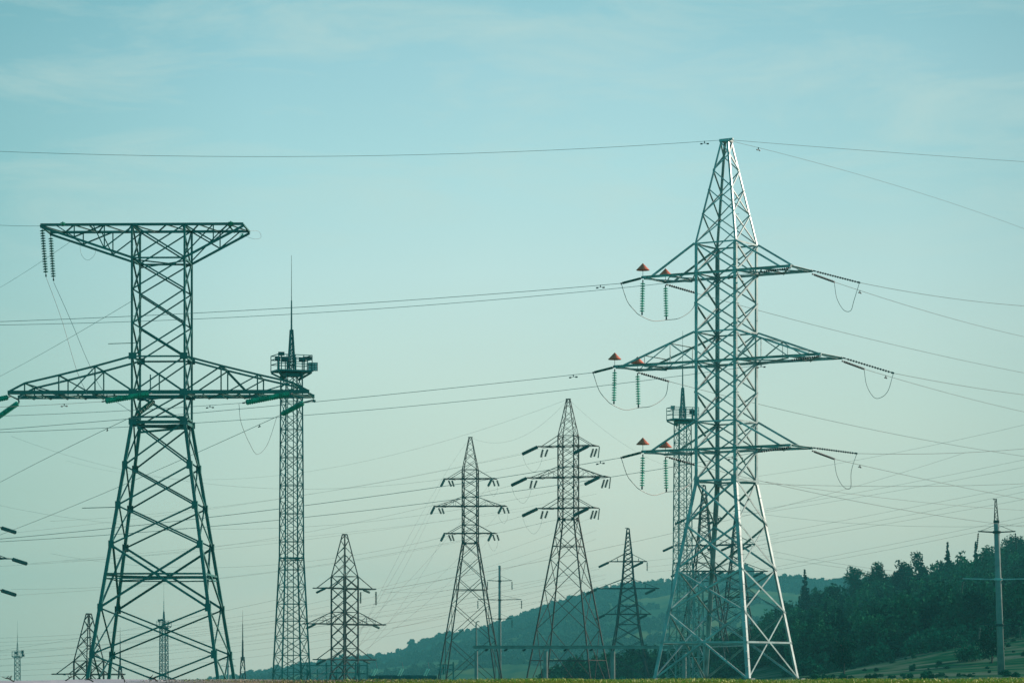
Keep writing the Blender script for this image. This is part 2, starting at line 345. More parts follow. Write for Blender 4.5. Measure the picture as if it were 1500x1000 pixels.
def woods():
    rs = np.random.RandomState(11)
    temps = [crown_round(s, rs.uniform(7, 9.5), rs.uniform(5.5, 8), .5, 15) for s in range(6)] + [crown_conifer(40 + s, 9.5, 4.2, .42, 14) for s in range(2)]
    px = rs.uniform(1110, 2300, 2600); Y = rs.uniform(528, 930, 2600)
    k = (Y > 530 + np.clip((1200 - px) * 1.6, 0, 200)) & ((px < 1640) | (rs.rand(2600) < .5)); px, Y = px[k], Y[k]
    X = (px - 750) / F * Y
    mass('oak_wood', 'dense dark wood covering the slope behind the concrete pole', 'wood', temps, X, Y, rs.uniform(.65, 1.12, len(X)), M['leaf'], rs)
    px = rs.uniform(758, 1180, 460); Y = rs.uniform(672, 830, 460); k = rs.rand(460) < np.clip((px - 735) / 90, .3, 1)
    px, Y = px[k], Y[k]; X = (px - 750) / F * Y
    mass('lower_wood', 'lower belt of dark trees below the hill behind the rusty pylons', 'wood', temps, X, Y, rs.uniform(.55, 1.0, len(X)) * np.clip((px - 690) / 150, .4, 1), M['leaf'], rs)
    # bushes along the edge of the field
    tb = [crown_round(60 + s, 3.2, 4.2, .34, 22) for s in range(3)]
    px = rs.uniform(900, 1900, 170); Y = rs.uniform(500, 545, 170); Y = np.where(px < 1150, rs.uniform(600, 670, 170), Y); X = (px - 750) / F * Y
    mass('edge_scrub', 'paler bushes along the foot of the dark wood', 'bushes', tb, X, Y, rs.uniform(.5, 1.2, len(X)), M['leaf2'], rs)
    px = rs.uniform(1150, 1900, 210); Y = rs.uniform(330, 530, 210); X = (px - 750) / F * Y
    tw = [crown_round(90 + s, .9, 1.5, .13, 30) for s in range(3)]
    mass('field_weeds', 'low weeds and tussocks scattered over the pale field', 'weeds', tw, X, Y, rs.uniform(.3, .9, len(X)), M['leaf2'], rs)
    # far hill
    th = [crown_round(80 + s, 6, 8, 1.5, 1.6) for s in range(5)]
    n = 9000; px = rs.uniform(180, 1750, n); Y = np.where(rs.rand(n) < .25, rs.uniform(2850, 3060, n), rs.uniform(2000, 3060, n)); X = (px - 750) / F * Y
    clump = np.sin(X * .021 + 1) + np.sin(Y * .013 + X * .007) + np.sin(X * .05 - Y * .03); k = (clump > -.35) | (Y > 2960); X, Y = X[k], Y[k]
    mass('hill_scrub', 'scrub and small trees covering the far hazy hill', 'scrub', th, X, Y, rs.uniform(.4, 1.15, len(X)), M['scrub'], rs)
woods()
def tree(name, label, cat, px, py_top, D, width_px, mat, kind='round', seed=1, base_py=None, loose=0, group=None, size=None):
    X = (px - 750) / F * D; z0 = gz(X, D) - .1; ztop = ZC + (YH - py_top) / F * D; H = max(2, ztop - z0); W = width_px / F * D
    r = empty(name, (X, D, z0), 0, label, cat, group)
    if kind == 'conifer': v = crown_conifer(seed, H, W, size or .3)
    elif kind == 'top':      # tall crown carried on a bare stem above the wood
        v = crown_round(seed, W * 1.25, W, size or .34, 26, loose); v[:, 2] += H - W * 1.22
    else: v = crown_round(seed, H, W, size or .34, 24, loose)
    mesh_np('crown', v, np.arange(len(v)).reshape(-1, 4), mat, parent=r)
    b = MB(); rt = max(.08, H * .02)
    b.tube([(0, 0, -.3), (.05, 0, H * .3), (-.05, .05, H * .6), (0, 0, H * .93)], [rt * 1.3, rt, rt * .7, rt * .25], 7)
    rs = random.Random(seed)
    if kind != 'conifer':
        for i in range(7):
            t = rs.uniform(.35, .8); a = rs.uniform(0, 6.28); L = W * .36
            b.tube([(0, 0, H * t), (math.cos(a) * L * .6, math.sin(a) * L * .6, H * t + L * .5), (math.cos(a) * L, math.sin(a) * L, min(H * .95, H * t + L * .9))], [rt * .5, rt * .3, rt * .12], 5)
    b.build('trunk', M['bark'], r)
TG = 'trees standing out of the wood'
tree('spruce_tree', 'pointed dark conifer standing up at the left end of the wood', 'conifer', 1179, 831, 840, 30, M['needle'], 'conifer', 3, group=TG)
tree('spruce_tree', 'thin ragged conifer spire on the skyline left of the concrete pole', 'conifer', 1388, 792, 880, 20, M['needle'], 'conifer', 5, group=TG)
tree('spruce_tree', 'slim conifer tip just left of the concrete pole', 'conifer', 1429, 792, 880, 12, M['needle'], 'conifer', 9, group=TG)
tree('pine_tree', 'loose open crowned pine on the skyline left of the thin spire', 'pine', 1346, 805, 870, 32, M['leaf'], 'top', 6, loose=.6, group=TG)
tree('pine_tree', 'small leaning open tree between the thin spire and the concrete pole', 'pine', 1407, 804, 880, 20, M['leaf'], 'top', 8, loose=.7, group=TG)
tree('oak_tree', 'round pale crowned tree at the left end of the skyline wood', 'tree', 1252, 829, 860, 38, M['leaf2'], 'top', 10, group=TG)
tree('oak_tree', 'broad dark round tree second from left on the skyline', 'tree', 1285, 823, 860, 42, M['leaf'], 'top', 12, group=TG)
tree('oak_tree', 'dark round tree third from left on the skyline', 'tree', 1322, 820, 870, 34, M['leaf'], 'top', 14, group=TG)
tree('oak_tree', 'big dark spreading tree right of the concrete pole', 'tree', 1484, 780, 880, 62, M['leaf'], 'top', 17, group=TG)
tree('oak_tree', 'dark bushy tree directly behind the pole top', 'tree', 1448, 800, 875, 36, M['leaf'], 'top', 19, group=TG)
tree('field_tree', 'lone dark tree with thin stems standing in the field', 'tree', 1236, 930, 420, 44, M['needle'], 'round', 21, size=.2)
tree('round_bush', 'round green bush on the pale field slope', 'bush', 1391, 938, 500, 40, M['leaf2'], 'round', 23, size=.24)
tree('dark_bush', 'big dark bush behind the foot of the concrete pole', 'bush', 1453, 912, 440, 60, M['needle'], 'round', 25, size=.24)
tree('low_bush', 'low spreading green bush left of the big dark bush', 'bush', 1415, 962, 450, 50, M['leaf2'], 'round', 27, size=.2)
tree('hill_tree', 'dark upright clump of trees on the far ridge', 'tree', 1092, 820, 2950, 22, M['scrub'], 'round', 31, size=1.1)
tree('hill_tree', 'small tree clump poking over the left slope of the far ridge', 'tree', 604, 934, 2950, 14, M['scrub'], 'round', 33, size=1.1)

# ------------------------------------------------------------------ lattice helpers
def faces4(s): return [((-s, -s), (s, -s), V((0, -1, 0))), ((s, -s), (s, s), V((1, 0, 0))), ((s, s), (-s, s), V((0, 1, 0))), ((-s, s), (-s, -s), V((-1, 0, 0)))]
def xpanel(b, s0, z0, s1, z1, w, add, ring=False, single=None):
    for k in range(4):
        (a0, c0, n), (a1, c1, _) = faces4(s0)[k], faces4(s1)[k]
        p0, q0, p1, q1 = V((*a0, z0)), V((*c0, z0)), V((*a1, z1)), V((*c1, z1))
        if single is None:
            add(b, p0, q1, w, n); add(b, q0 - n * w * .9, p1 - n * w * .9, w, n)
        elif (single + k) % 2: add(b, p0, q1, w, n)
        else: add(b, q0, p1, w, n)
        if ring: add(b, p0, q0, w, n)
def ringz(b, s, z, w, add, cross=False):
    for a, c, n in faces4(s): add(b, V((*a, z)), V((*c, z)), w, n)
    if cross: add(b, V((-s, -s, z - w)), V((s, s, z - w)), w * .7, None); add(b, V((s, -s, z - w * 2)), V((-s, s, z - w * 2)), w * .7, None)
ANG = lambda b, p, q, w, n: b.angle(p, q, w, n)
BAR = lambda b, p, q, w, n: b.bar(p, q, w, w, n)
def footing(root, s, z=0):
    for a in (-1, 1):
        for c in (-1, 1):
            b = MB(); b.box((a * s, c * s, z - .12), (.5, .5, .5)); b.build('footing', M['concrete'], root)

U = 180 / F          # metre per photo pixel at 180 m, the unit the three-arm pylon was measured in
SC, SL = 34.2 * U, .155
class Pylon: pass
def make_pylon(label, group, px, D, waist_py, rot, mat, big=False, panels=None, lw=.15, bw=.075, plates=True, base=None):
    """three-level double circuit pylon. local x runs along the crossarms"""
    X = (px - 750) / F * D; zw = ZC + (YH - waist_py) / F * D
    z0 = gz(X, D) if base is None else base; hw = zw - z0
    add = ANG if big else BAR
    r = empty('lattice_pylon', (X, D, z0), R(rot), label, 'pylon', group)
    sb = SC + SL * hw
    st = 6.5 * U; zt = hw + 496 * U; zc = hw + 346 * U
    for a in (-1, 1):
        for c in (-1, 1):
            b = MB(); n = V((a, 0, 0))
            pts = [(a * sb, c * sb, 0), (a * SC, c * SC, hw), (a * SC, c * SC, zc), (a * st, c * st, zt)]
            for i, ww in enumerate((lw * 1.15, lw, lw * .62)):
                if big:   # angle section with its corner outward
                    d = V(pts[i + 1]) - V(pts[i]); p, q = V(pts[i]), V(pts[i + 1]); t = .03
                    ex, ey = V((-a, 0, 0)), V((0, -c, 0)); pr = [(0, 0), (ww, 0), (ww, t), (t, t), (t, ww), (0, ww)]
                    if a * c > 0: pr = pr[::-1]
                    rg = [ex * g + ey * h for g, h in pr]; e = .004
                    b.raw([p + x for x in rg] + [q + x for x in rg], [[j, (j + 1) % 6, (j + 1) % 6 + 6, j + 6][::-1] for j in range(6)] + [[0, 1, 2, 3, 4, 5], [11, 10, 9, 8, 7, 6]])
                else: b.bar(pts[i], pts[i + 1], ww, ww, n)
            b.build('leg', mat, r)
    # body bracing
    b = MB()
    if panels: cuts = [hw - p * U for p in panels]
    else:
        cuts = [hw]; z = hw
        while z > 0:
            s = SC + SL * (hw - z); z2 = z - 1.9 * s * 1.1
            if z2 < s * 1.0: z2 = 0
            cuts.append(max(0, z2)); z = z2
    for i in range(len(cuts) - 1):
        s0, s1 = SC + SL * (hw - cuts[i]), SC + SL * (hw - cuts[i + 1])
        xpanel(b, s0, cuts[i], s1, cuts[i + 1], bw * 1.15, add)
        if i in (len(cuts) - 2, len(cuts) - 5) and not (big and i < len(cuts) - 2):
            zz = cuts[i] + (cuts[i + 1] - cuts[i]) * s0 / (s0 + s1); ringz(b, SC + SL * (hw - zz), zz, bw * 1.2, add, True)
    ringz(b, SC, hw, bw * 1.2, add, True)
    b.build('body_bracing', mat, r)
    b = MB(); lv = [0, 46, 86, 130, 174, 217, 260, 303, 346]
    for i in range(8): xpanel(b, SC, hw + lv[i] * U, SC, hw + lv[i + 1] * U, bw, add)
    for z in (86, 217, 346): ringz(b, SC, hw + z * U, bw, add)
    if plates:
        pz = .22 if big else .3
        for z in (0, 46, 174, 303) + (() if big else (86, 130, 217)):
            for a in (-1, 1):
                for c in (-1, 1):
                    q = pz * (1.5 if z == 0 else 1)
                    b.box((a * (SC - q * .45), c * (SC + .02), hw + z * U), (q, .02, q * 1.25)); b.box((a * (SC + .02), c * (SC - q * .45), hw + z * U), (.02, q, q * 1.25))
    b.build('column_bracing', mat, r)
    b = MB(); pk = [346, 390, 426, 454, 477, 496]
    for i in range(5):
        f = lambda z: SC + (st - SC) * (z - 346) / 150
        xpanel(b, f(pk[i]), hw + pk[i] * U, f(pk[i + 1]), hw + pk[i + 1] * U, bw * .75, add, single=None if i in (0, 1) else i)
    b.box((0, 0, zt + .04), (st * 2.4, st * 2.4, .1)); b.box((0, 0, zt + .14), (st * 3.4, .12, .1))
    b.build('peak', mat, r)
    info = Pylon(); info.root = r; info.hw = hw; info.zt = zt; info.tips = {}; info.z0 = z0
    rm = Matrix.Rotation(R(rot), 3, 'Z'); wp = lambda v: rm @ V(v) + V((X, D, z0)); info.wp = wp; info.top = wp((0, 0, zt + .1))
    for lvl, (zc_, zr, La) in zip(('bottom', 'middle', 'top'), ((46, 86, 122), (174, 217, 170), (303, 346, 122))):
        b = MB(); z = hw + zc_ * U; zr = hw + zr * U; L = La * U; cw = bw * 1.5
        for c in (-1, 1):
            b.angle((-L, c * SC, z), (L, c * SC, z), cw, V((0, 0, 1))) if big else b.bar((-L, c * SC, z), (L, c * SC, z), cw, cw * 1.1)
            for a in (-1, 1):
                te = L - 16 * U; add(b, V((a * SC, c * SC, zr)), V((a * te, c * SC * .98, z)), bw * 1.15, V((0, c, 0)))
                us = [SC, 75 * U, 118 * U, te] if lvl == 'middle' else []
                zz = lambda u: zr + (z - zr) * (u - SC) / (te - SC)
                for i in range(1, len(us)):
                    if i < 3: add(b, V((a * us[i], c * SC, z)), V((a * us[i], c * SC, zz(us[i]))), bw * .6, None)
                    if i < 3: add(b, V((a * us[i - 1], c * SC, z)), V((a * us[i], c * SC, zz(us[i]))), bw * .7, None) if i % 2 else add(b, V((a * us[i - 1], c * SC, zz(us[i - 1]))), V((a * us[i], c * SC, z)), bw * .7, None)
                for i in (1, 2): 
                    if us and c > 0: add(b, V((a * us[i], -SC, zz(us[i]))), V((a * us[i], SC, zz(us[i]))), bw * .6, None)
        for a in (-1, 1):
            m1 = L * .62 if La < 150 else L * .7
            add(b, V((a * (L - .05), -SC, z)), V((a * (L - .05), SC, z)), bw * 1.3, None); add(b, V((a * m1, -SC, z - .02)), V((a * m1, SC, z - .02)), bw, None)
            add(b, V((a * m1, -SC, z - .05)), V((a * (L - .1), SC, z - .05)), bw * .8, None); add(b, V((a * m1, SC, z - .11)), V((a * (L - .1), -SC, z - .11)), bw * .8, None)
            add(b, V((a * SC, -SC, z - .05)), V((a * m1, SC, z - .05)), bw * .8, None); add(b, V((a * SC, SC, z - .11)), V((a * m1, -SC, z - .11)), bw * .8, None)
            add(b, V((a * SC, -SC, z)), V((a * SC, SC, z)), bw, None)
            for c in (-1, 1):
                b.box((a * (L - .12), c * SC, z - .02), (.34, .10, .14)); info.tips[(lvl, a, c)] = wp((a * L, c * SC, z - .06))
        b.build('crossarm', mat, r)
    if big:
        footing(r, sb)
        a, c = 1, -1
        for i in range(62):
            z = .8 + i * .42; s = sb + (SC - sb) * z / hw if z < hw else SC
            e = V((1, 0, 0)) if i % 2 else V((0, -1, 0)); p = V((a * s, c * s, z)); b = MB(); b.tube([p, p + e * .2], .014, 5); b.build('climbing_step', M['galv'], r)
    return info

def make_string(label, group, p0, p1, n, rd, mat, cap=None, detail=True, name='insulator_string'):
    p0, p1 = V(p0), V(p1); d = p1 - p0; L = d.length
    b = MB(); u, v = b.frame(d); dn = d / L; m = 8 if detail else 6
    e0 = .07 * L if detail else .03 * L
    for i in range(n):
        c = dn * (e0 + (L - 2 * e0) * (i + .5) / n); h = (L - 2 * e0) / n
        prof = [(-.34 * h, rd * .28), (-.30 * h, rd * .45), (.02 * h, rd), (.14 * h, rd * .96), (.06 * h, rd * .5), (.4 * h, rd * .24)] if detail else [(-.45 * h, rd * .35), (.1 * h, rd), (.2 * h, rd * .9), (.45 * h, rd * .35)]
        vs = [c + dn * t + (u * math.cos(6.2832 * k / m) + v * math.sin(6.2832 * k / m)) * r_ for t, r_ in prof for k in range(m)]
        b.raw(vs, [[j * m + k, j * m + (k + 1) % m, (j + 1) * m + (k + 1) % m, (j + 1) * m + k] for j in range(len(prof) - 1) for k in range(m)] + [list(range(m))[::-1], [(len(prof) - 1) * m + k for k in range(m)]])
    if not detail:
        b.tube([V((0, 0, 0)), d], rd * .3, 5)
        o = b.build(name, mat); o.location = p0; return tag(o, label, 'insulator', group)
    r = empty(name, p0, 0, label, 'insulator', group)
    b.build('glass_discs', mat, r)
    c = MB(); c.tube([V((0, 0, 0)), d], .022, 5); c.box(dn * .06, (.07, .07, .14), u, v); c.box(d - dn * .06, (.09, .09, .16), u, v)
    c.build('iron_fittings', M['cap'], r)
    return r

def curve_pts(A, B, sag, t0=0, t1=1, n=28):
    return [A.lerp(B, t) - V((0, 0, 4 * sag * t * (1 - t))) for t in [t0 + (t1 - t0) * i / n for i in range(n + 1)]]
def pt(a): return a if isinstance(a, V) else P(*a)
def wire(label, A, B, mid=None, r=.017, t0=0.0, t1=1.0, group=None, mat='wire', name='power_line', dampers=(), n=28):
    A, B = pt(A), pt(B); Mi = A.lerp(B, .5); D = Mi.y
    if mid is None: sag = (B - A).length * .012
    else:           # mid = row of the wire in the photo at the middle column of the span
        ax, bx = 750 + F * A.x / A.y, 750 + F * B.x / B.y
        cxm = (ax + bx) / 2 ; k = (cxm - 750) / F; t = (k * A.y - A.x) / ((B.x - A.x) - k * (B.y - A.y)); t = min(.9, max(.1, t))
        p = A.lerp(B, t); zt_ = ZC + (YH - mid) / F * p.y; sag = (p.z - zt_) / (4 * t * (1 - t))
    pts = curve_pts(A, B, sag, t0, t1, n); r *= .8
    b = MB(); o0 = pts[0]; b.tube([p - o0 for p in pts], r, 5)
    if dampers:
        root = empty(name, o0, 0, label, 'cable', group); b.build('conductor', M[mat], root)
        for t in dampers:
            p = A.lerp(B, t) - V((0, 0, 4 * sag * t * (1 - t))) - o0; d = (B - A).normalized()
            m = MB(); m.box(p + V((0, 0, -.05)), (.05, .05, .14)); m.tube([p - d * .2 + V((0, 0, -.14)), p + V((0, 0, -.11)), p + d * .2 + V((0, 0, -.14))], .012, 5)
            for s in (-1, 1): m.tube([p + d * s * .13 + V((0, 0, -.14)), p + d * s * .25 + V((0, 0, -.14))], .042, 7)
            m.build('damper', M['cap'], root)
    else:
        o = b.build(name, M[mat]); o.location = o0; tag(o, label, 'cable', group)
    return sag
def spline(pts, n=8):
    out = []; pts = [pts[0] * 2 - pts[1]] + pts + [pts[-1] * 2 - pts[-2]]
    for i in range(1, len(pts) - 2):
        a, b, c, d = pts[i - 1:i + 3]
        for k in range(n):
            t = k / n; out.append(.5 * ((2 * b) + (c - a) * t + (2 * a - 5 * b + 4 * c - d) * t * t + (3 * b - a - 3 * c + d) * t ** 3))
    return out + [pts[-2]]
def loop(label, pts, r=.016, group=None, mat='wire', name='jumper_wire'):
    q = spline([pt(p) for p in pts]); b = MB(); b.tube([p - q[0] for p in q], r, 5)
    o = b.build(name, M[mat]); o.location = q[0]; return tag(o, label, 'cable', group)

# ------------------------------------------------------------------ the silver pylon in front
PG = 'three level pylons of the power lines'
T = make_pylon('tallest silver lattice pylon with orange cones on its left arms', PG, 1064, 180, 704, -32, M['galv'], True, [0, 64, 130, 192, 291], .19, .088, base=P(1064, 996, 180).z - .0)
LV = {'top': 'top', 'middle': 'middle', 'bottom': 'lowest'}
CG = 'orange cones over the insulators'; IG = 'hanging strings under the orange cones'; SG = 'strain strings of the silver pylon'; JG = 'jumper loops of the silver pylon'
coneb = MB()
m_ = 20
pr = [(.0, .42), (.39, .02), (.385, .0), (.36, .0), (.02, .36)]
coneb.raw([(math.cos(6.2832 * k / m_) * a, math.sin(6.2832 * k / m_) * a, z) for a, z in pr for k in range(m_)],
          [[j * m_ + k, j * m_ + (k + 1) % m_, (j + 1) * m_ + (k + 1) % m_, (j + 1) * m_ + k] for j in range(len(pr) - 1) for k in range(m_)])
cone_root = None
for lvl in ('top', 'middle', 'bottom'):
    ends = {}
    for c, nm in ((-1, 'left'), (1, 'right')):
        tip = T.tips[(lvl, -1, c)]; lab = 'orange red cone on the %s left arm of the silver pylon, %s of its pair' % (LV[lvl], nm)
        if cone_root is None:
            cone_root = empty('cone_cap', tip, 0, lab, 'cone', CG); r1 = cone_root
            o = coneb.build('cone', M['cone'], cone_root); o.location = (0, 0, .46)
            s = MB(); s.tube([(0, 0, 0), (0, 0, .5)], .016, 6); s.box((0, 0, .07), (.16, .12, .04)); s.build('rod', M['cap'], cone_root)
        else:
            r1 = copy_tree(cone_root); r1.location = tip; r1['label'] = lab
        r1.location = tip + V((.03, 0, -.02))
        q = tip + V((.03, 0, -.12)); e = q + V((0.05 * c, 0, -2.0))
        make_string('green string under the %s left arm of the silver pylon, %s of its pair' % (LV[lvl], nm), IG, q, e, 12, .15, M['glass'])
        ends[c] = e
    L1, L2 = T.tips[(lvl, -1, -1)], T.tips[(lvl, -1, 1)]
    R1, R2 = T.tips[(lvl, 1, -1)], T.tips[(lvl, 1, 1)]
    # strain string going left from the near left tip
    a = L1; e = P(750 + F * a.x / a.y - 31, YH - F * (a.z - ZC) / a.y + 8, a.y - 1.0)
    make_string('slim strain string pulling left from the %s left arm of the silver pylon' % LV[lvl], SG, a, e, 14, .08, M['glassdark'])
    ends['S'] = e
    # strings towards the line that leaves on the right
    x0, y0 = 750 + F * R2.x / R2.y, YH - F * (R2.z - ZC) / R2.y
    dd = {'top': (70, 16), 'middle': (76, 21), 'bottom': (66, 7)}[lvl]
    e2 = P(x0 + dd[0], y0 + dd[1], R2.y + 1.5); make_string('upper strain string leaving right from the %s right arm of the silver pylon' % LV[lvl], SG, R2 + V((.1, 0, .05)), e2, 16, .065, M['cap'])
    e3 = P(x0 + 33, y0 + 15, R2.y + 3); make_string('lower strain string leaving right from the %s right arm of the silver pylon' % LV[lvl], SG, R2 + V((.05, .1, -.12)), e3, 12, .07, M['cap'])
    ends['R'], ends['R3'] = e2, e3
    # string from the far left tip passing behind the pylon to the right
    x1, y1 = 750 + F * L2.x / L2.y, YH - F * (L2.z - ZC) / L2.y
    e4 = P(x1 + 46, y1 + 15, L2.y + 2); make_string('strain string behind the silver pylon running right from its %s left arm' % LV[lvl], SG, L2 + V((.1, 0, -.1)), e4, 12, .075, M['cap'])
    ends['B'] = e4
    # string on the near right tip going left
    x2, y2 = 750 + F * R1.x / R1.y, YH - F * (R1.z - ZC) / R1.y
    e5 = P(x2 - 46, y2 + 9, R1.y - 1.2); make_string('strain string of the %s right arm of the silver pylon pulling left' % LV[lvl], SG, R1 + V((0, -.05, -.1)), e5, 12, .07, M['cap'])
    ends['E5'] = e5
    WG = 'wires from the silver pylon to the left'; WR = 'wires from the silver pylon to the right'
    yl = {'top': (471, 449), 'middle': (629, 591), 'bottom': (789, 739)}[lvl]
    wire('front wire from the %s left arm of the silver pylon across the whole left sky' % LV[lvl], e, (0, yl[0], 172), yl[1], .019, 0, 1.75, WG, dampers=(.035,))
    yr = {'top': (476, 452), 'middle': (633, 597), 'bottom': (793, 745)}[lvl]
    wire('paired wire just below, from the %s right arm of the silver pylon leftwards' % LV[lvl], e5, (0, yr[0], 176), yr[1] , .017, 0, 1.75, WG, dampers=(.035,))
    rr_ = {'top': ((1500, 448), 435), 'middle': ((1500, 578), 564), 'bottom': ((1500, 657), 664)}[lvl]
    wire('upper wire from the %s right arm of the silver pylon to the right edge' % LV[lvl], e2, (*rr_[0], 200), rr_[1], .018, 0, 1.7, WR)
    rr_ = {'top': ((1500, 493), 457), 'middle': ((1500, 603), 574), 'bottom': ((1500, 731), 703)}[lvl]
    wire('lower steeper wire from the %s right arm of the silver pylon to the right edge' % LV[lvl], e3, (*rr_[0], 230), rr_[1], .018, 0, 1.7, WR, dampers=(.11,))
    rr_ = {'top': ((1500, 546), 493), 'middle': ((1500, 668), 621), 'bottom': ((1500, 771), 735)}[lvl]
    wire('wire passing behind the silver pylon from its %s left arm to the right edge' % LV[lvl], e4, (*rr_[0], 235), rr_[1], .018, 0, 1.7, WR)
    # jumper loops
    f = lambda p: (750 + F * p.x / p.y, YH - F * (p.z - ZC) / p.y, p.y)
    sx_, sy_, sD = f(e); ax_, ay_, aD = f(ends[-1]); bx_, by_, bD = f(ends[1]); cx_, cy_, cD = f(e4)
    loop('black jumper loop under the cones of the %s left arm' % LV[lvl],
         [(sx_, sy_, sD), (sx_ + 9, sy_ + 26, sD), (sx_ + 20, sy_ + 40, sD + .5), (ax_ - 3, ay_ + 1, aD), (ax_ + 16, ay_ + 9, aD + 1), (bx_, by_ + 1, bD), (bx_ + 20, by_ - 2, bD + .6), (cx_ - 5, cy_ + 22, cD), (cx_, cy_, cD)], .02, JG)
    rx_, ry_, rD = f(e3); tx_, ty_, tD = f(e2)
    loop('thin jumper loop hanging off the %s right arm of the silver pylon' % LV[lvl],
         [(rx_, ry_, rD), (rx_ + 4, ry_ + 24, rD), (rx_ + 14, ry_ + 41, rD), (rx_ + 24, ry_ + 42, rD), (tx_ - 8, ty_ + 26, tD), (tx_, ty_, tD)], .016, JG)
tl = T.top + V((-.3, 0, 0)); trt = T.top + V((.35, 0, 0)); EG = 'earth wires on the pylon tops'
wire('highest wire in the picture, from the silver pylon top to the left edge', tl, (0, 222, 172), 228.5, .014, 0, 1.7, EG, name='earth_wire', dampers=(.024,))
wire('upper of the two wires from the silver pylon top to the right', trt, (1500, 237, 200), 222, .014, 0, 1.7, EG, name='earth_wire')
wire('lower of the two wires from the silver pylon top to the right', trt + V((0, .1, -.05)), (1500, 335, 235), 264, .013, 0, 1.7, EG, name='earth_wire', dampers=(.07,))

